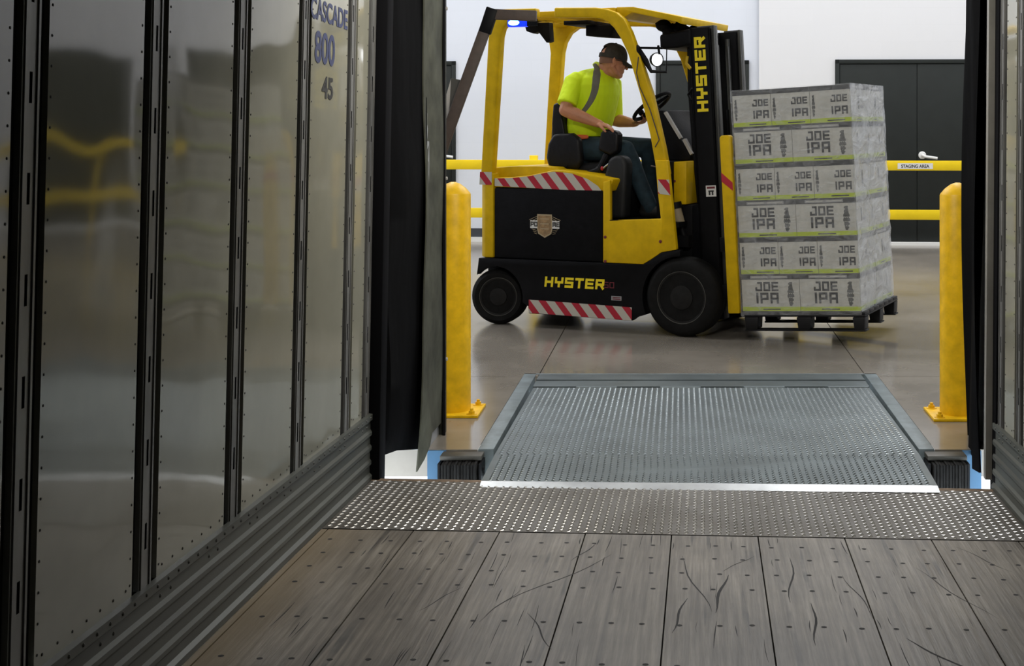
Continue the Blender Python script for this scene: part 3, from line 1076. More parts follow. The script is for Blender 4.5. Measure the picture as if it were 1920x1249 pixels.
def seal_pad(s, label):
    x_in_front, x_in_back = (-1.188, -1.13) if s < 0 else (1.248, 1.375)
    root = thing('dock_seal', label, 'dock seal', Matrix.Translation((x_in_back, PY0, 0.12)), 'black dock seal pads')
    ox_, oy_, oz_ = x_in_back, PY0, 0.12
    mb = MB()
    # cushioned pad: grid over height with soft folds
    nz, hgt = 46, 2.67
    ring = [(x_in_back, -0.01), ((x_in_back + x_in_front) / 2, -0.30), (x_in_front, -0.57), (x_in_front + s * 0.03, -0.595), (x_in_front + s * 0.30, -0.597), (x_in_front + s * 0.42, -0.57), (x_in_back + s * 0.45, -0.01)]
    vs, fs = [], []
    for i in range(nz + 1):
        z = hgt * i / nz
        tuck = 0.0 if i else 0.03
        for j, (x, y) in enumerate(ring):
            wv = 0.010 * math.sin(z * 3.1 + j * 1.7) + 0.006 * math.sin(z * 9.3 + j)
            if j in (0, 6): wv = 0
            zz = z + ((0.012 * math.sin(j * 2.3) - (0.115, 0.06, 0.0, 0, 0, 0, 0.1)[j]) if i == 0 else 0)
            vs.append((x - ox_ + s * (wv + tuck), y, zz))
    n = len(ring)
    for i in range(nz):
        for j in range(n):
            fs.append((i * n + j, i * n + (j + 1) % n, (i + 1) * n + (j + 1) % n, (i + 1) * n + j))
    fs += [list(range(n)), list(range(nz * n, (nz + 1) * n))[::-1]]
    mb.add(vs, fs)
    mb.build('foam_pad', ['fabric'], root, smooth=50)
    return root, (ox_, oy_, oz_)


sl, so = seal_pad(-1, 'tall black vinyl dock seal pad beside the white lettered trailer wall')
mb = MB()
# grey-green flap, paler than the pad, on the inner side of the left pad, its lower end cut to a point
prof = [(5.86, -0.03), (6.10, 0.04), (6.40, 0.012), (6.40, 2.84), (5.86, 2.84)]
nz = 40
vs, fs = [], []
for i in range(nz + 1):
    t = i / nz
    for j, y in enumerate((5.86, 5.95, 6.05, 6.16, 6.30, 6.41)):
        zb = -0.03 + 0.16 * (j / 5) if j < 4 else 0.06
        z = zb + (2.85 - zb) * t
        y = 6.41 - (6.41 - y) * (6.41 - (5.86 + 0.19 * min(1.0, max(0, z) / 1.3) ** 0.7)) / 0.55
        x = -1.122 + 0.012 * (j / 5) + 0.010 * math.sin(z * 2.3 + j * 0.9) * (0.3 + 0.7 * (j < 3)) + 0.004 * math.sin(z * 7 + j)
        vs.append((x - so[0], y - so[1], z - so[2]))
n = 6
nn = len(vs)
vs += [(x - 0.006, y, z) for x, y, z in vs]
for i in range(nz):
    for j in range(n - 1):
        q = (i * n + j, i * n + j + 1, (i + 1) * n + j + 1, (i + 1) * n + j)
        fs.append(q)
        fs.append(tuple(k + nn for k in q[::-1]))
for i in range(nz):
    for j in (0, n - 1):
        fs.append((i * n + j, (i + 1) * n + j, (i + 1) * n + j + nn, i * n + j + nn))
for j in range(n - 1):
    fs.append((j, j + 1, j + 1 + nn, j + nn))
mb.add(vs, fs)
mb.build('inner_flap', ['flap'], sl, smooth=50)
sr, so = seal_pad(1, 'black vinyl dock seal with hanging folds beside the bollard on the pallet side')
mb = MB()
vs, fs = [], []
nj = 9
for i in range(nz + 1):
    t = i / nz
    z = -0.02 + 2.86 * t
    for j in range(nj):
        y = 5.80 + 0.62 * j / (nj - 1)
        x = 1.268 + 0.075 * j / (nj - 1) - 0.018 * math.sin(j * 1.6 + z * 1.1) - 0.012 * math.sin(z * 2.1 + j * 0.7) + 0.01 * t
        vs.append((x - so[0], y - so[1], z - so[2]))
nn = len(vs)
vs += [(x + 0.006, y, z) for x, y, z in vs]
for i in range(nz):
    for j in range(nj - 1):
        q = (i * nj + j, i * nj + j + 1, (i + 1) * nj + j + 1, (i + 1) * nj + j)
        fs.append(q)
        fs.append(tuple(k + nn for k in q[::-1]))
mb.add(vs, fs)
mb.build('inner_flap', ['fabric'], sr, smooth=50)
mb = MB(); mb.box(-1.9, 5.30, 2.83, 2.1, PY0 - 0.002, 3.4)  # unseen pad added to keep sky light from leaking in above the trailer
tag(mb.build('light_block_pad', ['fabric']), 'unseen black pad added above the trailer opening to block sky light', 'dock seal')

# vertical door tracks on the jambs
for s, x, lab in ((-1, -1.104, 'dark steel door guide track between the dock seal and the bollard behind the forklift end'),
                  (1, 1.362, 'dark steel door guide track behind the folded seal on the pallet side')):
    t = thing('door_track', lab, 'door track', Matrix.Translation((x, 6.45, 0)), 'vertical door tracks')
    mb = MB()
    mb.box(-0.055 if s < 0 else 0.0, -0.03, 0.0, 0.0 if s < 0 else 0.055, 0.03, 2.9)
    mb.build('rail', ['track'], t, bevel=0.003)
    mb = MB()
    mb.box(-0.004 if s < 0 else -0.006, -0.045, 0.0, 0.006 if s < 0 else 0.004, -0.031, 2.9)
    mb.build('angle_lip', ['black'], t)
    for z in (0.35, 1.2, 2.0):
        q = MB(); q.lathe([(0.009, 0), (0.009, 0.006), (0.004, 0.008)], (0.003, 0.0, z), (-s, 0, 0), 6)
        q.build('bolt', ['gusset'], t)

# ------------------------------------------------------------------ jointed arm by the dock door
AY = 7.7
k_ = AY / 2570.


def apt(x, y): return Vector(((x - 1275) * k_, AY, 1.475 + (225 - y) * k_))


base = Vector((-1.44, 6.47, 1.16))
arm = thing('loading_arm', 'brown jointed steel arm reaching up from the dock wall to the forklift roof', 'jointed arm', Matrix.Translation(base))
mb = MB()
mb.box(-0.08, -0.018, -0.2, 0.08, 0.02, 0.2)
mb.box(-0.03, 0.02, -0.05, 0.03, 1.20, 0.05)
mb.build('wall_bracket', ['brown'], arm, bevel=0.004)
pA, pB, pC = apt(790, 385) - base, apt(920, 27) - base, apt(1006, 30) - base
mb = MB(); mb.bar(pA, pB, 0.06, 0.056, up=(0, 1, 0))
mb.build('lower_strut', ['brown'], arm, bevel=0.004)
mb = MB(); mb.bar(pB + Vector((0.02, 0, 0)), pC, 0.058, 0.058)
mb.build('upper_strut', ['brown'], arm, bevel=0.004)
mb = MB()
mb.bar(apt(909, 62) - base, apt(924, 16) - base, 0.066, 0.064, up=(0, 1, 0))
j1 = mb.build('elbow_joint', ['black'], arm, bevel=0.006)
mb = MB()
g = [apt(844, 146) - base, apt(869, 151) - base, apt(860, 205) - base, apt(836, 292) - base, apt(834, 180) - base]
mb.prism([(p.x, p.z) for p in (g[0], g[4], g[3])], g[0].y + 0.035, g[0].y + 0.040)
mb.prism([(p.x, p.z) for p in (g[0], g[3], g[2], g[1])], g[0].y + 0.032, g[0].y + 0.037, mi=1)
mb.build('gusset_plate', ['gusset', 'gusset2'], arm)

# ------------------------------------------------------------------ FORKLIFT
YAW = R(-22.3)
MF = Matrix.Translation((-1.322, 9.846, 0)) @ Matrix.Rotation(YAW, 4, 'Z')
fk = thing('forklift', 'yellow and black four-wheel forklift carrying a wrapped pallet load', 'forklift', MF)
VW = 1.06                                   # overall width
TILT = Matrix.Translation((1.55, 0, 0.25)) @ Matrix.Rotation(R(-3.05), 4, 'Y') @ Matrix.Translation((-1.55, 0, -0.25))


def arc(cx, cz, r, a0, a1, n):
    return [(cx + r * math.cos(R(a0 + (a1 - a0) * i / n)), cz + r * math.sin(R(a0 + (a1 - a0) * i / n))) for i in range(n + 1)]


# chassis
ch = [(-0.142, 0.478), (-0.150, 0.36)] + arc(0.0, 0.205, 0.218, 135, -8, 12) + [(0.262, 0.15), (0.268, 0.10), (1.07, 0.092), (1.11, 0.12)] \
    + arc(1.437, 0.262, 0.288, 205, 92, 12) + [(1.43, 0.592), (1.402, 0.589), (1.291, 0.568), (1.214, 0.517), (1.155, 0.482)]
mb = MB()
mb.prism(ch, 0.0, 0.05)
mb.prism(ch, VW - 0.05, VW)
mb.box(0.26, 0.05, 0.12, 1.12, VW - 0.05, 0.478)
mb.box(-0.12, 0.24, 0.16, 0.27, VW - 0.24, 0.478)
mb.box(-0.13, 0.05, 0.428, 0.27, VW - 0.05, 0.478)
mb.box(-0.19, 0.215, 0.26, -0.12, VW - 0.215, 0.480)
mb.box(1.12, 0.24, 0.2, 1.45, VW - 0.24, 0.5)
mb.build('chassis', ['black'], fk, bevel=0.006)
# counterweight
mb = MB()
plan = [(-0.03, 0.012), (-0.10, 0.012), (-0.146, 0.05), (-0.17, 0.2), (-0.20, 0.4), (-0.20, VW - 0.4), (-0.17, VW - 0.2), (-0.146, VW - 0.05), (-0.10, VW - 0.012), (-0.03, VW - 0.012)]
mb.prism(plan, 0.482, 1.09, 'z')
mb.build('counterweight', ['yellow'], fk, bevel=0.012)
# battery box
mb = MB()
mb.box(-0.026, 0.045, 0.482, 0.842, VW - 0.045, 0.985)
mb.build('battery_box', ['black_matt'], fk)
mb = MB()
mb.box(-0.022, 0.018, 0.486, 0.838, 0.044, 0.985)
pn = mb.build('side_cover', ['black_matt'], fk, bevel=0.006)
mb = MB(); mb.box(-0.022, VW - 0.044, 0.486, 0.838, VW - 0.018, 0.985)
mb.build('side_cover', ['black_matt'], fk, bevel=0.006)
# emblem on the cover
mb = MB()
ex, ey, en = (1, 0, 0), (0, 0, 1), (0, -1, 0)
sh = [(0.326, 0.806), (0.443, 0.806), (0.446, 0.70), (0.438, 0.668), (0.386, 0.640), (0.334, 0.668), (0.326, 0.70)]
mb.prism(sh, 0.0150, 0.0178, mi=1)
mb.prism([(0.386 + (x - 0.386) * 0.86, 0.725 + (z - 0.725) * 0.88) for x, z in sh], 0.0140, 0.0165, mi=0)
for q in (0.70, 0.735, 0.77):
    mb.box(0.352, 0.0134, q, 0.42, 0.0141, q + 0.007, 1)
for s in (-1, 1):
    c = 0.386 + s * 0.088
    mb.box(c - 0.028, 0.0152, 0.706, c + 0.028, 0.0178, 0.762, 2)
    for q in range(3):
        mb.bar((0.386 + s * 0.062, 0.0165, 0.79 - q * 0.012), (0.386 + s * (0.125 - q * 0.01), 0.0165, 0.765 - q * 0.014), 0.0022, 0.003, 1, up=(0, 1, 0))
        mb.bar((0.386 + s * 0.062, 0.0165, 0.69 - q * 0.012), (0.386 + s * (0.105 - q * 0.01), 0.0165, 0.70 - q * 0.014), 0.0022, 0.003, 1, up=(0, 1, 0))
letters(mb, 'PO', (0.273, 0.0151, 0.718), ex, ey, en, 0.034, 0.22, 0.12, mi=3, wide=0.85)
letters(mb, 'ME', (0.449, 0.0151, 0.718), ex, ey, en, 0.034, 0.22, 0.12, mi=3, wide=0.85)
em = mb.build('emblem', ['tan', 'tan_light', 'white', 'black_ink'], fk)
em['label'] = 'tan shield emblem with white side panels on the black cover'
# hood
hood = [(-0.03, 0.992), (-0.03, 1.058), (0.10, 1.063), (0.25, 1.078), (0.387, 1.106), (0.463, 1.122), (0.60, 1.112), (0.75, 1.09), (0.919, 1.063), (0.915, 1.045), (0.884, 0.976)]
mb = MB()
mb.prism(hood, 0.022, VW - 0.022)
mb.prism([(-0.12, 1.0), (-0.13, 1.10), (-0.05, 1.132), (0.10, 1.143), (0.30, 1.146), (0.43, 1.138), (0.47, 1.11), (0.47, 1.0)], 0.10, VW - 0.10)
mb.build('hood', ['yellow'], fk, bevel=0.012)
mb = MB()
tl = [(-0.022, 1.000), (0.42, 0.986), (0.835, 0.974)]
tu = [(-0.022, 1.054), (0.10, 1.058), (0.25, 1.073), (0.387, 1.100), (0.463, 1.110), (0.60, 1.098), (0.72, 1.062), (0.80, 1.015)]
for pts_, va_, vb_ in ((tl + tu[::-1], 0.0195, 0.0216), ([(0.268, 0.104), (1.070, 0.094), (1.070, 0.184), (0.268, 0.198)], -0.0026, -0.0004),
                       ([(-0.142, 1.008), (-0.042, 1.008), (-0.040, 1.10), (-0.137, 1.10)], 0.0085, 0.0112), ([(1.268, 0.972), (1.358, 0.962), (1.350, 1.068), (1.266, 1.070)], -0.0026, -0.0004)):
    mb = MB(); mb.prism(pts_, va_, vb_)
    tp = mb.build('hazard_tape', ['tape'], fk, smooth=0)
    tp['label'] = 'red and white diagonal hazard tape'
# front body sides with step well
side = [(0.849, 1.044), (0.904, 1.058), (0.904, 0.779), (1.285, 0.80), (1.262, 0.98), (1.243, 1.20), (1.336, 1.20), (1.402, 0.592), (1.291, 0.570), (1.214, 0.519), (1.155, 0.484), (0.849, 0.483)]
mb = MB()
mb.prism(side, 0.0, 0.045)
mb.build('body_side', ['yellow'], fk, bevel=0.008)
mb = MB(); mb.prism(side, VW - 0.045, VW)
mb.build('body_side', ['yellow'], fk, bevel=0.008)
mb = MB()
mb.prism([(1.312, 0.886), (1.402, 0.890), (1.402, 1.19), (1.25, 1.18), (1.27, 0.98)], 0.18, VW - 0.18)
mb.build('front_cowl', ['yellow'], fk, bevel=0.008)
mb = MB()
for u, z in ((0.868, 0.662), (1.285, 0.645), (0.868, 0.493)):
    mb = MB(); mb.lathe([(0.011, 0), (0.011, 0.004), (0.004, 0.006)], (u, 0.0, z), (0, -1, 0), 10)
    mb.build('body_bolt', ['dark_red'], fk)
for u, z in ((1.30, 1.14), (1.315, 1.05)):
    mb = MB(); mb.lathe([(0.009, 0), (0.009, 0.004), (0.004, 0.006)], (u, 0.18, z), (0, -1, 0), 10)
    mb.build('body_bolt', ['dark_red'], fk)
mb = MB()
mb.box(0.85, 0.045, 0.74, 1.40, VW - 0.045, 0.775)
mb.box(0.90, 0.002, 0.774, 1.29, 0.06, 0.782)
mb.build('floor_plate', ['black_matt'], fk)
# battery-box front / console under the driver's knee
mb = MB()
mb.prism([(0.79, 0.78), (0.945, 0.78), (0.965, 1.16), (0.945, 1.215), (0.88, 1.23), (0.82, 1.20), (0.79, 1.08)], 0.14, 0.27)
mb.build('seat_console', ['grey_plastic'], fk, bevel=0.03, seg=4)
mb = MB()
mb.box(0.846, 0.28, 0.776, 0.90, VW - 0.06, 1.04)
mb.build('seat_front_cover', ['black_matt'], fk, bevel=0.01)

# overhead guard
outer = [(1.336, 1.10), (1.301, 1.285), (1.208, 1.659), (1.103, 1.95), (1.05, 2.085), (1.0, 2.175), (0.94, 2.222), (0.86, 2.250), (0.78, 2.262), (0.457, 2.271)]
inner = [(0.457, 2.199), (0.77, 2.190), (0.83, 2.178), (0.88, 2.153), (0.925, 2.112), (0.975, 2.04), (1.032, 1.929), (1.126, 1.638), (1.197, 1.369), (1.252, 1.08)]
mb = MB()
mb.prism(outer + inner, 0.02, 0.085)
mb.build('front_pillar', ['yellow'], fk, bevel=0.012, seg=3)
mb = MB(); mb.prism(outer + inner, VW - 0.085, VW - 0.02)
mb.build('front_pillar', ['yellow'], fk, bevel=0.012, seg=3)
rear = [(-0.138, 1.02), (-0.074, 2.051), (-0.052, 2.19), (-0.03, 2.25), (0.0, 2.272), (0.314, 2.270), (0.314, 2.203), (0.15, 2.196), (0.085, 2.172), (0.047, 2.130), (0.029, 2.07), (-0.041, 1.10), (-0.046, 1.02)]
mb = MB()
mb.prism(rear, 0.012, 0.085)
mb.build('rear_pillar', ['yellow'], fk, bevel=0.012, seg=3)
mb = MB()
rear2 = [(-0.138, 1.02), (-0.074, 2.0), (-0.09, 2.10), (-0.13, 2.17), (-0.14, 2.272), (0.46, 2.272), (0.46, 2.190), (0.16, 2.190), (0.095, 2.15), (0.050, 2.08), (0.029, 2.0), (-0.041, 1.10), (-0.046, 1.02)]
mb.prism(rear2, VW - 0.085, VW - 0.012)
mb.build('rear_pillar', ['yellow'], fk, bevel=0.012, seg=3)
mb = MB()
mb.prism([(-0.03, 2.20), (-0.03, 2.268), (0.10, 2.268), (0.10, 2.215), (0.06, 2.20)], 0.086, VW - 0.086)
for v in (0.22, 0.34, 0.46, 0.58, 0.70, 0.82):
    mb.box(0.101, v - 0.012, 2.215, 0.93, v + 0.012, 2.262)
mb.prism([(0.90, 2.19), (0.90, 2.266), (1.03, 2.264), (1.40, 2.184), (1.392, 2.135), (1.36, 2.150), (1.02, 2.225), (0.96, 2.19)], 0.11, VW - 0.03)
mb.prism([(0.80, 2.200), (0.80, 2.262), (0.90, 2.262), (0.90, 2.200)], 0.086, VW - 0.086)
mb.build('roof_grille', ['yellow'], fk, bevel=0.005)
mb = MB()
mb.box(0.46, VW - 0.085, 2.20, 0.457 + 0.01, VW - 0.02, 2.27)
mb.prism([(0.40, 2.195), (0.40, 2.165), (0.60, 2.165), (0.60, 2.195)], 0.28, 0.72)
mb.prism([(0.52, 2.165), (0.52, 2.09), (0.72, 2.075), (0.76, 2.165)], 0.40, 0.60)
mb.prism([(-0.02, 2.20), (-0.0, 2.14), (0.06, 2.12), (0.10, 2.135), (0.17, 2.05), (0.20, 2.06), (0.19, 2.20)], 0.45, 0.52)
rl = mb.build('roof_lamp_housing', ['black_matt'], fk, bevel=0.008)
mb = MB()
for i, (u, z) in enumerate(((1.13, 2.15), (1.20, 2.12), (1.27, 2.10), (1.17, 2.09), (1.24, 2.14), (1.31, 2.10))):
    mb.ell((u, 0.42 + 0.05 * (i % 3), z), (0.06, 0.05, 0.045), Matrix.Rotation(R(25 * i), 3, 'Y'), 12, 8)
for q in range(5):
    mb.tube([(1.08 + 0.02 * q, 0.40 + 0.05 * q, 2.17), (1.17 + 0.02 * q, 0.42 + 0.04 * q, 2.06 + 0.01 * q), (1.30 + 0.02 * q, 0.42 + 0.05 * q, 2.10), (1.45, 0.42 + 0.03 * q, 2.02)], 0.011, 8)
mb.build('hose_bundle', ['black_matt'], fk)
# blue warning lamp under the near roof rail
mb = MB()
mb.box(0.09, 0.0, 2.140, 0.24, 0.05, 2.197)
bl = mb.build('warning_lamp', ['housing_blue'], fk, bevel=0.01)
bl['label'] = 'lit blue warning lamp'
mb = MB(); mb.ell((0.145, 0.0, 2.170), (0.045, 0.012, 0.020))
mb.build('lamp_lens', ['lens_blue'], bl)
mb = MB(); mb.box(0.255, -0.006, 2.142, 0.338, 0.0, 2.192)
mb.build('lamp_body', ['black'], bl)
# head lamp with bracket on the front pillar
mb = MB()
mb.tube([(1.085, 0.06, 1.975), (1.25, 0.12, 1.972)], 0.008, 8)
mb.tube([(1.10, 0.06, 1.96), (1.15, 0.06, 1.88), (1.19, 0.06, 1.81), (1.29, 0.10, 1.805)], [0.016, 0.022, 0.014, 0.008], 8)
mb.tube([(1.225, 0.10, 1.99), (1.225, 0.12, 1.93)], 0.009, 8)
mb.tube([(1.285, 0.11, 1.97), (1.285, 0.10, 1.81)], 0.004, 6)
mb.ell((1.09, 0.05, 1.94), (0.028, 0.03, 0.055))
hb = mb.build('lamp_bracket', ['black'], fk)
mb = MB()
dl = Vector((0.75, -0.62, -0.05)).normalized()
cl = Vector((1.205, 0.12, 1.893))
mb.lathe([(0.02, -0.045), (0.042, -0.03), (0.050, 0.0), (0.050, 0.010), (0.044, 0.012), (0.044, 0.002)], cl, dl, 24)
hl = mb.build('head_lamp', ['black'], fk)
mb = MB(); mb.lathe([(0.043, 0.003), (0.036, 0.012), (0.016, 0.017)], cl, dl, 24)
mb.build('lamp_lens', ['lens_white'], hl)
mb = MB()
mb.tube([(1.115, 0.014, 1.91), (1.10, 0.012, 1.80), (1.125, 0.012, 1.70), (1.20, 0.012, 1.55), (1.245, 0.012, 1.42), (1.27, 0.012, 1.34), (1.24, 0.012, 1.29)], 0.004, 6)
mb.tube([(1.21, 0.01, 1.16), (1.26, 0.01, 1.152), (1.335, 0.01, 1.155)], 0.005, 6)
mb.build('cable', ['brown'], fk)

# dash cowl and column
mb = MB()
mb.prism([(1.10, 1.545), (1.165, 1.545), (1.29, 1.355), (1.375, 1.22), (1.375, 1.19), (1.15, 1.19), (1.13, 1.40)], 0.32, VW - 0.10)
mb.box(1.20, 0.12, 0.776, 1.31, VW - 0.06, 1.19)
mb.build('dash_cowl', ['black_matt'], fk, bevel=0.012)
mb = MB()
mb.bar((1.19, 0.312, 1.53), (1.31, 0.312, 1.345), 0.02, 0.03, up=(0, 1, 0))
mb.bar((1.335, 0.312, 1.34), (1.395, 0.312, 1.235), 0.02, 0.045, up=(0, 1, 0))
mb.build('dash_trim', ['gusset'], fk)
wc = Vector((0.995, 0.52, 1.575))
wa = Vector((-math.sin(R(38)), 0, math.cos(R(38))))
wu, wv = Vector((math.cos(R(38)), 0, math.sin(R(38)))), Vector((0, 1, 0))
mb = MB()
mb.tube([wc + wu * 0.155 * math.cos(2 * math.pi * i / 32) + wv * 0.155 * math.sin(2 * math.pi * i / 32) for i in range(32)], 0.0145, 10, closed=True)
for a_ in (30, 150, 270):
    mb.tube([wc, wc + (wu * math.cos(R(a_)) + wv * math.sin(R(a_))) * 0.152], [0.018, 0.012], 8)
mb.lathe([(0.042, -0.03), (0.045, 0.0), (0.038, 0.018), (0.01, 0.022)], wc, wa, 20)
mb.ell(wc - wu * 0.12 + wv * 0.07 + wa * 0.035, (0.022, 0.022, 0.025))
mb.build('steering_wheel', ['black_matt'], fk)
mb = MB(); mb.tube([wc - wa * 0.025, wc - wa * 0.15, (1.20, 0.52, 1.36), (1.25, 0.52, 1.15)], [0.035, 0.045, 0.06, 0.07], 14)
mb.build('steering_column', ['black_matt'], fk)

# seat
mb = MB()
mb.prism([(0.36, 1.06), (0.83, 1.06), (0.86, 1.12), (0.84, 1.165), (0.70, 1.175), (0.45, 1.16), (0.36, 1.15)], 0.27, 0.75)
mb.build('seat', ['vinyl'], fk, bevel=0.03, seg=4)
mb = MB()
mb.prism([(0.345, 1.14), (0.43, 1.16), (0.405, 1.40), (0.372, 1.585), (0.345, 1.602), (0.312, 1.59), (0.300, 1.45), (0.305, 1.2)], 0.28, 0.74)
mb.build('backrest', ['vinyl'], fk, bevel=0.025, seg=4)
mb = MB(); mb.prism([(0.285, 1.33), (0.30, 1.53), (0.33, 1.53), (0.32, 1.30)], 0.30, 0.72)
mb.build('backrest_shell', ['grey_plastic'], fk, bevel=0.01)
for v in (0.215, 0.715):
    mb = MB(); mb.prism([(0.285, 1.20), (0.30, 1.30), (0.345, 1.375), (0.50, 1.38), (0.56, 1.34), (0.575, 1.18), (0.54, 1.12), (0.34, 1.12), (0.30, 1.14)], v, v + 0.07)
    mb.build('hip_restraint', ['vinyl'], fk, bevel=0.028, seg=4)
mb = MB()
mb.box(0.34, 0.24, 0.99, 0.86, 0.78, 1.058)
mb.lathe([(0.010, 0), (0.010, 0.006), (0.004, 0.008)], (0.46, 0.213, 1.14), (0, -1, 0), 10)
mb.build('seat_base', ['black_matt'], fk, bevel=0.012)
mb = MB()
mb.prism([(0.70, 1.26), (0.72, 1.39), (0.76, 1.408), (0.84, 1.398), (0.86, 1.37), (0.855, 1.25), (0.80, 1.22)], 0.225, 0.32)
mb.tube([(0.76, 0.27, 1.24), (0.70, 0.25, 1.12), (0.60, 0.23, 1.08)], 0.025, 10)
mb.build('armrest', ['vinyl'], fk, bevel=0.02, seg=4)
mb = MB()
mb.tube([(0.75, 0.21, 1.13), (0.81, 0.20, 1.17), (0.86, 0.20, 1.16)], 0.007, 8)
mb.ell((0.745, 0.208, 1.13), (0.012, 0.012, 0.016), mi=1)
mb.build('seat_lever', ['steel', 'red'], fk)


# wheels
def wheel(name, c, r, w, rr, steer, side):
    rot = Matrix.Rotation(R(steer), 3, 'Z')
    axd = rot @ Vector((0, -1 if side < 0 else 1, 0))
    mb = MB()
    c = Vector(c)
    pr = [(rr, -0.01), (rr + 0.008, 0.0), (rr + (r - rr) * 0.55, 0.004), (r - 0.022, -0.004), (r - 0.006, -0.018), (r, -0.035), (r, -w + 0.035), (r - 0.01, -w + 0.012), (rr, -w)]
    mb.lathe(pr, c, axd, 48)
    t = mb.build(name, ['rubber'], fk, smooth=40)
    mb = MB()
    mb.lathe([(rr - 0.001, -0.03), (rr - 0.001, -0.004), (rr - 0.012, -0.006), (rr - 0.018, -0.035), (rr * 0.62, -0.045), (rr * 0.5, -0.03), (rr * 0.46, -0.002), (rr * 0.28, 0.002), (0.004, 0.004)], c, axd, 40)
    s = axd.orthogonal().normalized(); q = axd.cross(s)
    for i in range(6):
        a = i * math.pi / 3
        mb.lathe([(0.012, 0), (0.012, 0.014), (0.006, 0.017)], c + axd * -0.04 + (s * math.cos(a) + q * math.sin(a)) * rr * 0.72, axd, 6)
    mb.build('rim', ['rim'], t)
    mb = MB()
    mb.tube([c + axd * -0.003 + (s * math.cos(2 * math.pi * i / 40) + q * math.sin(2 * math.pi * i / 40)) * (rr + 0.002) for i in range(40)], 0.0028, 6, closed=True)
    mb.build('rim_flange', ['gusset2'], t)


wheel('front_tyre', (1.437, 0.0, 0.268), 0.268, 0.19, 0.175, 0, -1)
wheel('front_tyre', (1.437, VW, 0.268), 0.268, 0.19, 0.175, 0, 1)
wheel('rear_tyre', (0.0, 0.03, 0.201), 0.201, 0.17, 0.135, 16, -1)
wheel('rear_tyre', (0.0, VW - 0.03, 0.201), 0.201, 0.17, 0.135, 16, 1)

# chassis lettering
mb = MB()
letters(mb, 'HYSTER', (0.392, -0.0005, 0.296), ex, ey, en, 0.072, 0.24, 0.165, slant=0.10, wide=1.05)
lt = mb.build('lettering', ['letter_yellow'], fk)
lt['label'] = 'yellow block lettering on the black side'
mb = MB()
letters(mb, '50', (0.858, -0.0005, 0.309), ex, ey, en, 0.042, 0.14, 0.2, wide=1.05)
mb.build('model_number', ['dark_red'], fk)
mb = MB()
mb.box(0.915, -0.002, 0.226, 0.992, -0.0004, 0.256, 0)
mb.box(0.925, -0.0026, 0.232, 0.985, -0.0019, 0.238, 1)
mb.box(0.925, -0.0026, 0.243, 0.985, -0.0019, 0.249, 1)
mb.build('data_decal', ['carton_label', 'dark_red'], fk)

# tilt cylinder by the mast foot
mb = MB(); mb.box(1.30, 0.20, 0.50, 1.44, VW - 0.20, 0.886)
mb.build('front_bulkhead', ['black_matt'], fk, bevel=0.01)
mb = MB()
mb.tube([(1.340, 0.15, 0.865), (1.368, 0.15, 0.765)], 0.034, 16)
mb.tube([(1.332, 0.15, 0.905), (1.342, 0.15, 0.862)], 0.042, 16, mi=1)
mb.tube([(1.368, 0.15, 0.765), (1.40, 0.15, 0.66)], 0.02, 12, mi=1)
mb.box(1.36, 0.13, 0.60, 1.44, 0.215, 0.68, 1)
mb.build('tilt_cylinder', ['beige', 'black'], fk)

# mast (tilted back with carriage, forks and load)
for side_ in (0, 1):
    v0 = 0.20 if side_ == 0 else VW - 0.20 - 0.11
    mb = MB()
    # outer channel: web facing out, flanges front and back
    wv0 = v0
    mb.box(1.515, wv0, 0.10, 1.665, wv0 + 0.014, 2.115)
    mb.box(1.515, v0, 0.10, 1.535, v0 + 0.06 + 0.05 * side_, 2.115)
    mb.box(1.648, v0, 0.10, 1.665, v0 + (0.11 if side_ == 0 else 0.05), 2.105)
    r1 = mb.build('outer_mast_rail', ['black'], fk, mx=TILT, bevel=0.004)
    mb = MB()
    a_ = v0 + 0.03 if side_ == 0 else v0 + 0.012
    mb.box(1.56, a_, 0.16, 1.69, a_ + 0.028, 2.125)
    mb.box(1.672, a_ - 0.012, 0.16, 1.69, a_ + 0.06, 2.125)
    mb.build('inner_mast_rail', ['rail_steel'], fk, mx=TILT, bevel=0.004)
    mb = MB()
    va = v0 + 0.135 if side_ == 0 else v0 - 0.03
    mb.tube([(1.60, va, 0.15), (1.60, va, 1.55)], 0.032, 16)
    mb.tube([(1.60, va, 1.55), (1.60, va, 2.06)], 0.018, 12, mi=1)
    mb.build('lift_cylinder', ['black', 'rail_steel'], fk, mx=TILT)
mb = MB()
mb.prism([(1.29, 1.985), (1.29, 2.088), (1.45, 2.105), (1.53, 2.112), (1.53, 2.00), (1.42, 1.985)], 0.19, VW - 0.19)
mb.build('mast_crosshead', ['black'], fk, mx=TILT, bevel=0.02, seg=3)
mb = MB()
mb.box(1.53, 0.22, 0.14, 1.64, VW - 0.22, 0.30)
mb.build('mast_crossmember', ['black'], fk, mx=TILT, bevel=0.006)
mb = MB(); mb.box(1.55, 0.22, 1.05, 1.60, VW - 0.22, 1.15)
mb.build('mast_crossmember', ['black'], fk, mx=TILT, bevel=0.006)
mb = MB()
for i in range(5):
    v = 0.33 + 0.016 * i
    mb.tube([(1.47, v, 0.85), (1.45, v, 1.3), (1.44 + 0.01 * i, v, 1.7), (1.45, v, 2.0)], 0.010, 8)
mb.tube([(1.45, 0.30, 1.93), (1.44, 0.30, 1.88), (1.47, 0.30, 1.84)], 0.012, 8, mi=1)
mb.tube([(1.47, 0.28, 1.62), (1.45, 0.28, 1.66), (1.49, 0.27, 1.70)], 0.009, 8)
mb.build('mast_hose', ['black_matt', 'yellow'], fk, mx=TILT)
for v in (0.42, 0.62):
    mb = MB()
    for q in range(60):
        mb.box(1.63, v - 0.012, 0.5 + q * 0.025, 1.642, v + 0.012, 0.5 + q * 0.025 + 0.0255)
    mb.build('lift_chain', ['rail_steel'], fk, mx=TILT)
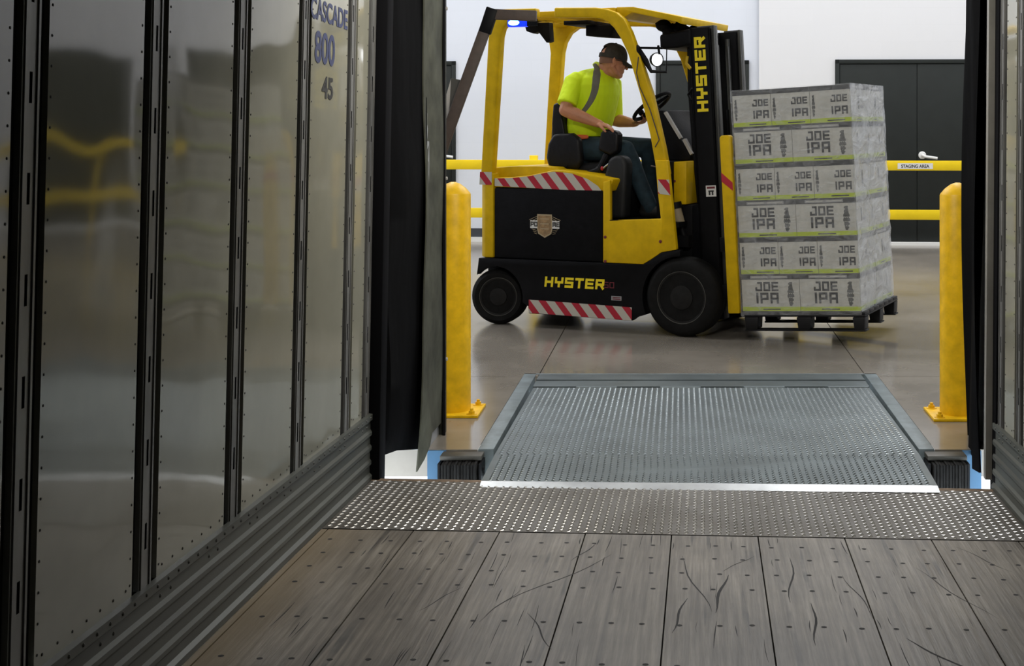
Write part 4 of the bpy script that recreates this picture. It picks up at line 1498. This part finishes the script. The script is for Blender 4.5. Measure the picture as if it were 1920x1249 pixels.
# lettering up the mast rail
mb = MB()
letters(mb, 'HYSTER', (1.628, 0.1995, 1.532), (0, 0, 1), (-1, 0, 0), (0, -1, 0), 0.082, 0.25, 0.15, wide=1.02)
lm = mb.build('lettering', ['letter_yellow'], fk, mx=TILT)
lm['label'] = 'yellow block lettering running up the mast'
mb = MB()
mb.box(1.58, 0.198, 0.945, 1.655, 0.1996, 1.022, 0)
mb.box(1.588, 0.1975, 1.000, 1.647, 0.1981, 1.014, 1)
mb.box(1.600, 0.1975, 0.955, 1.612, 0.1981, 0.978, 2); mb.box(1.622, 0.1975, 0.955, 1.634, 0.1981, 0.985, 2); mb.box(1.598, 0.1975, 0.978, 1.638, 0.1981, 0.988, 2)
mb.build('warning_label', ['white', 'dark_red', 'black_ink'], fk, mx=TILT)
# carriage
mb = MB()
for z in (0.30, 0.62):
    mb.box(1.70, 0.10, z - 0.05, 1.75, VW - 0.10, z + 0.05)
mb.box(1.692, 0.32, 0.22, 1.70, 0.46, 0.70); mb.box(1.692, VW - 0.46, 0.22, 1.70, VW - 0.32, 0.70)
mb.build('carriage', ['black'], fk, mx=TILT, bevel=0.006)
for v in (0.052, VW - 0.052 - 0.06):
    mb = MB()
    mb.prism([(1.752, 0.16), (1.834, 0.16), (1.834, 1.345), (1.822, 1.36), (1.764, 1.36), (1.752, 1.345)], v, v + 0.06)
    p_ = mb.build('load_backrest_post', ['yellow'], fk, mx=TILT, bevel=0.008)
    if v < 0.3:
        mb = MB(); mb.prism([(1.754, 1.05), (1.832, 0.985), (1.832, 1.04), (1.754, 1.11)], v - 0.0022, v - 0.0004)
        mb.build('tape_patch', ['red'], p_)
mb = MB()
mb.box(1.765, 0.112, 1.29, 1.81, VW - 0.112, 1.345)
for i in range(6):
    v = 0.2 + i * 0.132
    mb.box(1.78, v - 0.01, 0.30, 1.80, v + 0.01, 1.29)
mb.box(1.765, 0.112, 0.22, 1.81, VW - 0.112, 0.30)
mb.build('load_backrest', ['black'], fk, mx=TILT, bevel=0.004)
for v in (0.26, VW - 0.26 - 0.11):
    mb = MB()
    mb.prism([(1.752, 0.70), (1.792, 0.70), (1.796, 0.155), (2.62, 0.150), (2.66, 0.140), (2.66, 0.130), (1.78, 0.110), (1.752, 0.13)], v, v + 0.11)
    mb.build('fork', ['black'], fk, mx=TILT, bevel=0.004)

# ------------------------------------------------------------------ LOAD on the forks
ML = MF @ Matrix.Translation((1.852, 0.08, 0.187)) @ Matrix.Rotation(R(-3.05), 4, 'Y')
LU, LV, LHT = 0.815, 0.88, 1.484
pal = thing('pallet', 'black plastic pallet on the forks under the wrapped cartons', 'pallet', ML)
mb = MB()
PU0, PU1, PV0, PV1 = 0.012, 0.845, -0.012, 0.90
for i in range(7):
    a = PV0 + i * (PV1 - PV0) / 7
    mb.box(PU0, a + 0.006, -0.022, PU1, a + (PV1 - PV0) / 7 - 0.006, -0.003)
mb.box(PU0, PV0, -0.034, PU1, PV1, -0.0225)
mb.build('deck', ['pallet'], pal, bevel=0.003)
for bu in (PU0, (PU0 + PU1) / 2 - 0.05, PU1 - 0.085):
    for bv in (PV0, (PV0 + PV1) / 2 - 0.05, PV1 - 0.10):
        mb = MB()
        w = 0.10 if bu != PU1 - 0.085 else 0.085
        mb.prism([(bu, -0.036), (bu + w, -0.036), (bu + w - 0.008, -0.118), (bu + 0.008, -0.118)], bv, bv + 0.10)
        mb.build('block', ['pallet'], pal, bevel=0.006)
for bv in (PV0, (PV0 + PV1) / 2 - 0.05, PV1 - 0.10):
    mb = MB(); mb.box(PU0, bv + 0.005, -0.130, PU1, bv + 0.095, -0.119)
    mb.build('bottom_runner', ['pallet'], pal, bevel=0.003)

LH = LHT / 6


def carton_mesh(wu, wv, fronts):
    """box wu x wv x LH with printed faces; fronts: list of ('front'|'end')"""
    mb = MB()
    g = 0.0015
    mb.box(g, g, g, wu - g, wv - g, LH - g, 0)
    for face in fronts:
        if face == 'front':
            o_, ex_, ey_, en_, w = Vector((0, g, 0)), Vector((1, 0, 0)), Vector((0, 0, 1)), Vector((0, -1, 0)), wu
        else:
            o_, ex_, ey_, en_, w = Vector((wu - g, 0, 0)), Vector((0, 1, 0)), Vector((0, 0, 1)), Vector((1, 0, 0)), wv

        def patch(x0, z0, x1, z1, mi, d=0.0006):
            cs = [o_ + ex_ * x + ey_ * z for x, z in ((x0, z0), (x1, z0), (x1, z1), (x0, z1))]
            mb.add([c for c in cs] + [c + en_ * d for c in cs], [(4, 5, 6, 7), (0, 1, 5, 4), (1, 2, 6, 5), (2, 3, 7, 6), (3, 0, 4, 7)], mi)
        patch(0.002, LH * 0.862, w - 0.002, LH - 0.002, 1)
        patch(0.002, 0.003, w - 0.002, LH * 0.125, 2)
        if w > 0.36:                      # wide face
            patch(w * 0.16, LH * 0.885, w * 0.80, LH * 0.965, 4, 0.0009)
            patch(w * 0.18, LH * 0.915, w * 0.46, LH * 0.94, 0, 0.0012)
            patch(w * 0.52, LH * 0.915, w * 0.78, LH * 0.94, 0, 0.0012)
            tx = 0.24
            hh = 0.072
            patch(w * 0.36, LH * 0.045, w * 0.66, LH * 0.075, 1, 0.0009)
            px_, pw = 0.82, 0.10
        else:
            tx = 0.52
            hh = 0.054
            patch(w * 0.42, LH * 0.045, w * 0.86, LH * 0.075, 1, 0.0009)
            px_, pw = 0.055, 0.055
        # picture: a dark hop cone of scales beside the lettering
        def blob(cx_, cz_, rx_, rz_, ph):
            cs = []
            for q in range(18):
                t9 = 2 * math.pi * q / 18
                k9 = 1 + 0.16 * math.sin(3 * t9 + ph) + 0.09 * math.sin(5 * t9 + 2 * ph)
                cs.append(o_ + ex_ * min(max(cx_ + rx_ * k9 * math.cos(t9), 0.003), w - 0.003) + ey_ * (cz_ + rz_ * k9 * math.sin(t9)) + en_ * 0.0006)
            mb.add(cs, [list(range(18))], 5)
        if face != 'end':
            cx0, cz0, rx0, rz0 = (w * 0.845, LH * 0.46, w * 0.085, LH * 0.30) if w > 0.36 else (w * 0.085, LH * 0.46, w * 0.062, LH * 0.27)
            for r9, (zz, ww, nn9) in enumerate(((-0.85, 0.35, 1), (-0.5, 0.7, 2), (-0.12, 0.95, 3), (0.28, 0.8, 3), (0.62, 0.5, 2), (0.92, 0.2, 1))):
                for q9 in range(nn9):
                    xx = cx0 + rx0 * ww * ((q9 + 0.5) / nn9 * 2 - 1) * 0.62
                    blob(xx, cz0 + rz0 * zz, rx0 * (0.30 + 0.1 * (nn9 == 1)), rz0 * 0.19, 0.4 + r9)
        if face == 'end':                # carry slot instead of lettering
            patch(w * 0.46, LH * 0.34, w * 0.54, LH * 0.70, 5)
            patch(w * 0.60, LH * 0.36, w * 0.78, LH * 0.44, 4)
            continue
        x0 = w * tx
        wd = 0.86 if w > 0.36 else 0.78
        letters(mb, 'JOE', o_ + ex_ * x0 + ey_ * LH * 0.545, ex_, ey_, en_, hh * 0.86, 0.21, 0.17, 3, wide=wd)
        letters(mb, 'IPA', o_ + ex_ * (x0 + 0.004) + ey_ * LH * 0.215, ex_, ey_, en_, hh, 0.21, 0.20, 3, wide=wd * 1.05)
    me_o = mb.build('beer_carton', ['carton', 'carton_black', 'carton_lime', 'carton_black', 'carton_label', 'carton_dark'], smooth=0)
    return me_o


cA = [carton_mesh(LU / 3, LV / 2, ['front', 'end']), carton_mesh(LU / 2, LV / 3, ['front', 'end'])]
used = [False, False]
rown = ['bottom', 'second-lowest', 'third-lowest', 'third-highest', 'second-highest', 'top']
for lay in range(6):
    ty = 0 if lay % 2 else 1           # top layer (5) three cartons wide
    nu_, nv_ = (3, 2) if ty == 0 else (2, 3)
    for iu in range(nu_):
        for iv in range(nv_):
            if iv > 0 and iu < nu_ - 1: continue       # only cartons with a face on the front or on the outer end
            if not used[ty]:
                o = cA[ty]; used[ty] = True
            else:
                o = cA[ty].copy(); C.objects.link(o)
            o.matrix_world = ML @ Matrix.Translation((iu * LU / nu_, iv * LV / nv_, lay * LH))
            if iv == 0:
                pos = {(3, 0): 'nearest the mast', (3, 1): 'middle of three', (3, 2): 'outer corner', (2, 0): 'nearest the mast', (2, 1): 'outer corner'}[(nu_, iu)]
                wd = 'narrow' if nu_ == 3 else 'wide'
                lab = 'grey and lime beer carton, %s face, %s, %s layer of the load' % (wd, pos, rown[lay])
            else:
                dp = 'far one' if iv == nv_ - 1 else 'middle one'
                lab = 'grey beer carton on the outer end face, %s, %s layer of the load' % (dp, rown[lay])
            tag(o, lab, 'carton', 'beer cartons on the pallet')
# stretch film round the load
mb = MB()
nz, per = 30, []
m_ = 0.006
cor = [(-m_, -m_), (LU + m_, -m_), (LU + m_, LV + m_), (-m_, LV + m_)]
for i in range(4):
    a, b = Vector(cor[i]), Vector(cor[(i + 1) % 4])
    for q in range(10): per.append(a.lerp(b, q / 10))
vs, fs = [], []
n = len(per)
for i in range(nz + 1):
    z = -0.03 + (LHT + 0.035) * i / nz
    for j, p in enumerate(per):
        c = Vector((LU / 2, LV / 2))
        d = (p - c)
        puff = 0.0035 * math.sin(z * 23 + j * 1.9) + 0.0025 * math.sin(z * 41 + j * 0.8)
        dn = Vector((1 if p.x > LU else -1 if p.x < 0 else 0, 1 if p.y > LV else -1 if p.y < 0 else 0))
        vs.append((p.x + dn.x * abs(puff), p.y + dn.y * abs(puff), z))
for i in range(nz):
    for j in range(n):
        fs.append((i * n + j, i * n + (j + 1) % n, (i + 1) * n + (j + 1) % n, (i + 1) * n + j))
mb.add(vs, fs)
mb.mi = [1 if 10 <= q % n < 20 else 0 for q in range(len(fs))]      # outer end face: overlapped film, with its glare put into a whiter mix
o = mb.build('stretch_wrap', ['wrap', 'wrap_thick_glare'], smooth=60)
o.matrix_world = ML
tag(o, 'clear crinkled stretch film wound around the stacked beer cartons', 'stretch film')

# ------------------------------------------------------------------ DRIVER
PO = Vector((0.5, 0.5, 1.25))
dr = thing('person', 'seated driver in lime hi-vis shirt, jeans and dark cap, hand on wheel', 'person', MF @ Matrix.Translation(PO))


def hand(mb, wrist, fwd, palm, flip, curl, scale=1.0):
    """palm, four fingers and a thumb; fwd = towards the finger tips, palm = palm normal (the side that faces the held thing)"""
    f = Vector(fwd).normalized()
    p = Vector(palm)
    p = (p - f * p.dot(f)).normalized()
    s = f.cross(p) * flip                      # towards the thumb side
    w = Vector(wrist)
    S = scale
    rt = Matrix((f, s, p)).transposed()
    mb.ell(w + f * 0.048 * S, (0.055 * S, 0.042 * S, 0.016 * S), rt, 16, 10)
    mb.ell(w + f * 0.03 * S + s * 0.02 * S + p * 0.006 * S, (0.034 * S, 0.02 * S, 0.016 * S), rt, 14, 9)
    lens = ((0.030, 0.040, 0.024, 0.021), (0.011, 0.046, 0.027, 0.023), (-0.009, 0.042, 0.026, 0.022), (-0.028, 0.033, 0.020, 0.019))
    for i, (so_, a, b, c) in enumerate(lens):
        k = w + f * (0.088 - 0.006 * abs(i - 1)) * S + s * so_ * S
        path = [k - f * 0.018 * S, k]
        ang = curl[0] + 4 * i
        d = f * math.cos(R(ang)) + p * math.sin(R(ang)) + s * (0.10 - 0.07 * i)
        q = k + d.normalized() * a * S; path.append(q)
        ang += curl[1]
        d = f * math.cos(R(ang)) + p * math.sin(R(ang))
        q = q + d.normalized() * b * S; path.append(q)
        ang += curl[2]
        d = f * math.cos(R(ang)) + p * math.sin(R(ang))
        q = q + d.normalized() * c * S; path.append(q)
        mb.tube(path, [0.0095 * S, 0.0098 * S, 0.0088 * S, 0.0080 * S, 0.0066 * S], 10, round_ends=True)
    k = w + f * 0.022 * S + s * 0.032 * S
    mb.tube([k - s * 0.014 * S, k + s * 0.014 * S + f * 0.018 * S + p * 0.006 * S, k + s * 0.026 * S + f * 0.046 * S + p * 0.018 * S, k + s * 0.024 * S + f * 0.068 * S + p * 0.032 * S],
            [0.015 * S, 0.0125 * S, 0.0105 * S, 0.008 * S], 10, round_ends=True)


HC = Vector((0.690, 0.500, 1.905))                     # skull centre
hf = Vector((0.72, 0.66, -0.22)).normalized()          # where he looks: ahead and away from us
hl_ = Vector((0, 0, 1)).cross(hf).normalized()
hu = hf.cross(hl_).normalized()
HR = Matrix((hf, hl_, hu)).transposed()


def hp(a, b, c): return HC + hf * a + hl_ * b + hu * c


body = MB()
# head
body.ell(HC + hu * 0.022, (0.098, 0.078, 0.096), HR, 26, 18)
body.ell(hp(0.028, 0, -0.042), (0.072, 0.064, 0.072), HR, 22, 14)
body.ell(hp(0.062, 0, -0.088), (0.036, 0.040, 0.030), HR, 18, 12)
for s in (-1, 1):
    body.tube([hp(-0.012, s * 0.062, -0.045), hp(0.035, s * 0.050, -0.082), hp(0.070, s * 0.020, -0.098)], [0.017, 0.017, 0.015], 10, round_ends=True)
    body.ell(hp(0.064, s * 0.040, -0.018), (0.026, 0.022, 0.020), HR)
    # ear
    body.ell(hp(-0.008, s * 0.080, -0.008), (0.018, 0.009, 0.031), HR @ Matrix.Rotation(R(-12), 3, 'Y'))
    body.ell(hp(-0.018, s * 0.084, 0.000), (0.008, 0.008, 0.026), HR)
    # brow and eye mound
    body.ell(hp(0.084, s * 0.030, 0.022), (0.013, 0.024, 0.010), HR)
    body.ell(hp(0.082, s * 0.031, 0.004), (0.010, 0.015, 0.009), HR)
body.tube([hp(0.094, 0, 0.018), hp(0.106, 0, -0.008), hp(0.116, 0, -0.026)], [0.009, 0.011, 0.013], 10, round_ends=True)
body.ell(hp(0.098, 0.012, -0.030), (0.011, 0.009, 0.008), HR); body.ell(hp(0.098, -0.012, -0.030), (0.011, 0.009, 0.008), HR)
body.ell(hp(0.092, 0, -0.056), (0.011, 0.024, 0.006), HR); body.ell(hp(0.090, 0, -0.066), (0.011, 0.021, 0.006), HR)
# neck
body.tube([(0.565, 0.50, 1.76), (0.605, 0.50, 1.815), (0.655, 0.50, 1.865), HC + hf * -0.01 + hu * -0.02], [0.072, 0.066, 0.062, 0.062], 18, round_ends=True)
# trunk (under the clothes)
body.tube([(0.46, 0.50, 1.27), (0.475, 0.50, 1.36), (0.505, 0.50, 1.50), (0.53, 0.50, 1.64), (0.55, 0.50, 1.74), (0.57, 0.50, 1.79)], [0.125, 0.13, 0.13, 0.135, 0.11, 0.07], 20, round_ends=True)
body.tube([(0.475, 0.34, 1.745), (0.55, 0.50, 1.765), (0.595, 0.655, 1.75)], [0.048, 0.065, 0.048], 14, round_ends=True)
# right arm: hand on the armrest controls
rsh, rel, rwr = Vector((0.465, 0.305, 1.75)), Vector((0.455, 0.20, 1.545)), Vector((0.685, 0.255, 1.452))
body.tube([rsh, rsh.lerp(rel, 0.5), rel], [0.056, 0.052, 0.045], 16, round_ends=True)
body.tube([rel, rel.lerp(rwr, 0.3), rel.lerp(rwr, 0.7), rwr, rwr + Vector((0.02, 0.002, -0.006))], [0.046, 0.049, 0.039, 0.030, 0.028], 16, round_ends=True)
hand(body, rwr + Vector((0.005, 0.0, 0)), (0.94, 0.08, -0.28), (-0.1, 0.05, -1), -1, (14, 18, 18))
# left arm: hand round the wheel rim
lsh, lel, lwr = Vector((0.60, 0.695, 1.75)), Vector((0.585, 0.745, 1.475)), Vector((0.795, 0.645, 1.452))
body.tube([lsh, lsh.lerp(lel, 0.5), lel], [0.056, 0.052, 0.045], 16, round_ends=True)
body.tube([lel, lel.lerp(lwr, 0.3), lel.lerp(lwr, 0.7), lwr, lwr + Vector((0.02, -0.006, 0.002))], [0.046, 0.049, 0.039, 0.030, 0.028], 16, round_ends=True)
hand(body, lwr + Vector((0.006, -0.002, 0)), (0.92, -0.22, 0.10), (-0.10, -0.05, 1.0), 1, (30, 62, 48))
# legs (under the jeans)
rh, rk, ra = Vector((0.48, 0.405, 1.265)), Vector((0.855, 0.365, 1.262)), Vector((1.035, 0.375, 0.875))
lh, lk, la = Vector((0.48, 0.595, 1.265)), Vector((0.925, 0.635, 1.275)), Vector((0.955, 0.66, 0.875))
for h_, k2, a2 in ((rh, rk, ra), (lh, lk, la)):
    body.tube([h_, h_.lerp(k2, 0.5), k2], [0.080, 0.070, 0.052], 16, round_ends=True)
    body.tube([k2, k2.lerp(a2, 0.3), k2.lerp(a2, 0.7), a2], [0.050, 0.052, 0.040, 0.032], 16, round_ends=True)
body.build('body', ['skin'], dr, vox=0.0042, sm_it=3, off=PO)

# jeans
j = MB()
j.tube([(0.455, 0.5, 1.24), (0.465, 0.5, 1.34)], [0.150, 0.150], 20, round_ends=True)
j.ell((0.46, 0.5, 1.265), (0.135, 0.185, 0.095))
for h_, k2, a2 in ((rh, rk, ra), (lh, lk, la)):
    j.tube([h_, h_.lerp(k2, 0.4), h_.lerp(k2, 0.8), k2], [0.096, 0.089, 0.074, 0.068], 18, round_ends=True)
    j.tube([k2, k2.lerp(a2, 0.25), k2.lerp(a2, 0.6), a2, a2 + (a2 - k2).normalized() * 0.03], [0.066, 0.069, 0.060, 0.056, 0.058], 18, round_ends=True)
j.build('jeans', ['jeans'], dr, vox=0.008, sm_it=4, off=PO)
# shirt with loose short sleeves
s_ = MB()


def ring_shell(rings, n=28):
    vs, fs = [], []
    for c, (ax_, by_, yaw_) in rings:
        for q in range(n):
            t = 2 * math.pi * q / n
            p = Vector((ax_ * math.cos(t), by_ * math.sin(t), 0))
            p.rotate(Matrix.Rotation(R(yaw_), 3, 'Z'))
            vs.append(Vector(c) + p)
    m = len(rings)
    for i in range(m - 1):
        for q in range(n):
            fs.append((i * n + q, i * n + (q + 1) % n, (i + 1) * n + (q + 1) % n, (i + 1) * n + q))
    fs += [list(range(n))[::-1], list(range((m - 1) * n, m * n))]
    s_.add(vs, fs)


YW = -12
ring_shell([((0.485, 0.5, 1.355), (0.150, 0.178, YW)), ((0.487, 0.5, 1.40), (0.160, 0.188, YW)), ((0.505, 0.5, 1.47), (0.168, 0.192, YW)), ((0.525, 0.5, 1.56), (0.172, 0.196, YW)),
            ((0.545, 0.5, 1.66), (0.172, 0.204, YW)), ((0.552, 0.5, 1.73), (0.160, 0.206, YW)), ((0.556, 0.5, 1.78), (0.132, 0.185, YW)), ((0.568, 0.5, 1.818), (0.095, 0.135, YW)), ((0.585, 0.5, 1.842), (0.078, 0.088, YW))])
s_.tube([rsh + Vector((0.02, 0.05, 0.03)), rsh, rsh.lerp(rel, 0.45), rsh.lerp(rel, 0.72), rsh.lerp(rel, 0.80)], [0.058, 0.068, 0.071, 0.074, 0.074], 18)
s_.tube([lsh + Vector((-0.02, -0.05, 0.03)), lsh, lsh.lerp(lel, 0.45), lsh.lerp(lel, 0.85), lsh.lerp(lel, 0.95)], [0.058, 0.068, 0.069, 0.070, 0.069], 18)
s_.tube([(0.470, 0.320, 1.745), (0.512, 0.42, 1.775), (0.555, 0.50, 1.787), (0.585, 0.60, 1.778), (0.600, 0.680, 1.748)], [0.066, 0.070, 0.074, 0.070, 0.066], 18, round_ends=True)
s_.tube([(0.59, 0.5, 1.835), (0.612, 0.5, 1.856)], [0.080, 0.074], 20)
s_.build('shirt', ['shirt'], dr, vox=0.007, sm_it=4, off=PO)
mb = MB()
mb.tube([(0.45, 0.335, 1.352), (0.50, 0.325, 1.350), (0.56, 0.335, 1.352)], [0.016, 0.02, 0.014], 10, round_ends=True)
mb.build('shirt_hem', ['orange'], dr, off=PO)
# sleeve cuffs shadowed lining
# cap worn forward, strap gap at the back
cp = MB()
nu2, nv2 = 32, 12
vs, fs = [], []
for i in range(nv2 + 1):
    e_ = R(90 * i / nv2)
    for q in range(nu2):
        t = 2 * math.pi * q / nu2
        rr_ = math.cos(e_) ** 0.75 if i < nv2 else 0.0
        vs.append(hp(-0.002 + 0.107 * rr_ * math.cos(t), 0.087 * rr_ * math.sin(t), 0.028 + 0.106 * math.sin(e_) - 0.010 * (math.cos(t) < 0) * 0))
for i in range(nv2):
    for q in range(nu2):
        t = 2 * math.pi * (q + 0.5) / nu2
        gap_ = abs((t - math.pi)) < 0.55 and i < 5 and i > 0          # half-moon opening over the strap
        if gap_: continue
        fs.append((i * nu2 + q, i * nu2 + (q + 1) % nu2, (i + 1) * nu2 + (q + 1) % nu2, (i + 1) * nu2 + q))
cp.add(vs, fs)
# band
for q in range(nu2):
    t0, t1 = 2 * math.pi * q / nu2, 2 * math.pi * (q + 1) / nu2
    cs = [hp(-0.002 + k9 * 0.1075 * math.cos(t), k9 * 0.0875 * math.sin(t), z) for k9, t, z in ((1.0, t0, 0.012), (1.0, t1, 0.012), (1.0, t1, 0.034), (1.0, t0, 0.034))]
    cp.add(cs, [(0, 1, 2, 3)])
# brim
vs, fs = [], []
nb_ = 14
for lay_ in (0, 1):
    for q in range(nb_ + 1):
        t = R(-62 + 124 * q / nb_)
        zi = 0.020 - 0.004 * lay_
        vs.append(hp(-0.002 + 0.100 * math.cos(t), 0.083 * math.sin(t), zi))
        ext = 0.075 * math.cos(t * 1.4) ** 0.6 if abs(t * 1.4) < math.pi / 2 else 0
        vs.append(hp(-0.002 + 0.106 * math.cos(t) + ext, 0.088 * math.sin(t), zi - 0.012 - 0.020 * abs(math.sin(t)) - 0.012 * ext / 0.075))
m_ = 2 * (nb_ + 1)
for q in range(nb_):
    b_ = 2 * q
    fs += [(b_, b_ + 1, b_ + 3, b_ + 2), (m_ + b_, m_ + b_ + 2, m_ + b_ + 3, m_ + b_ + 1), (b_ + 1, m_ + b_ + 1, m_ + b_ + 3, b_ + 3)]
cp.add(vs, fs)
cp.ell(hp(-0.002, 0, 0.134), (0.009, 0.009, 0.005), HR)
cp.build('cap', ['cap'], dr, off=PO, smooth=50)
# cropped hair below the cap band
hr_ = MB()
vs, fs = [], []
for i in range(5):
    for q in range(21):
        t = R(100 + 160 * q / 20)
        z = 0.012 - 0.050 * i / 4 * (0.55 + 0.45 * abs(math.cos(t)))
        k9 = 1.006 - 0.06 * (i / 4) ** 2
        vs.append(hp(0.1000 * k9 * math.cos(t), 0.0800 * k9 * math.sin(t), z))
for i in range(4):
    for q in range(20):
        fs.append((i * 21 + q, i * 21 + q + 1, (i + 1) * 21 + q + 1, (i + 1) * 21 + q))
hr_.add(vs, fs)
hr_.build('hair', ['hair'], dr, off=PO, smooth=60)
# glasses
g = MB()
for s in (-1, 1):
    g.tube([hp(0.106, s * 0.010, 0.012), hp(0.108, s * 0.032, 0.014), hp(0.094, s * 0.062, 0.010), hp(0.0, s * 0.086, 0.006), hp(-0.02, s * 0.087, -0.004)], 0.0025, 6)
    g.tube([hp(0.106, s * 0.010, 0.012), hp(0.108, s * 0.014, -0.014), hp(0.104, s * 0.036, -0.018), hp(0.094, s * 0.058, -0.008), hp(0.094, s * 0.062, 0.010)], 0.0022, 6)
g.tube([hp(0.106, -0.010, 0.012), hp(0.110, 0, 0.014), hp(0.106, 0.010, 0.012)], 0.0022, 6)
g.build('glasses', ['black_ink'], dr, off=PO)
# boots
for a2, yw in ((ra, 0.0), (la, 0.05)):
    b9 = MB()
    fl_ = Vector((1, yw, 0)).normalized()
    b9.tube([a2 + Vector((-0.01, 0, 0.04)), a2 + Vector((-0.012, 0, -0.035))], [0.050, 0.050], 16, round_ends=True)
    b9.tube([a2 + fl_ * -0.03 + Vector((0, 0, -0.055)), a2 + fl_ * 0.07 + Vector((0, 0, -0.055)), a2 + fl_ * 0.16 + Vector((0, 0, -0.063)), a2 + fl_ * 0.20 + Vector((0, 0, -0.067))], [0.043, 0.046, 0.040, 0.032], 16, round_ends=True)
    b9.build('boot', ['boot'], dr, vox=0.006, sm_it=2, off=PO)
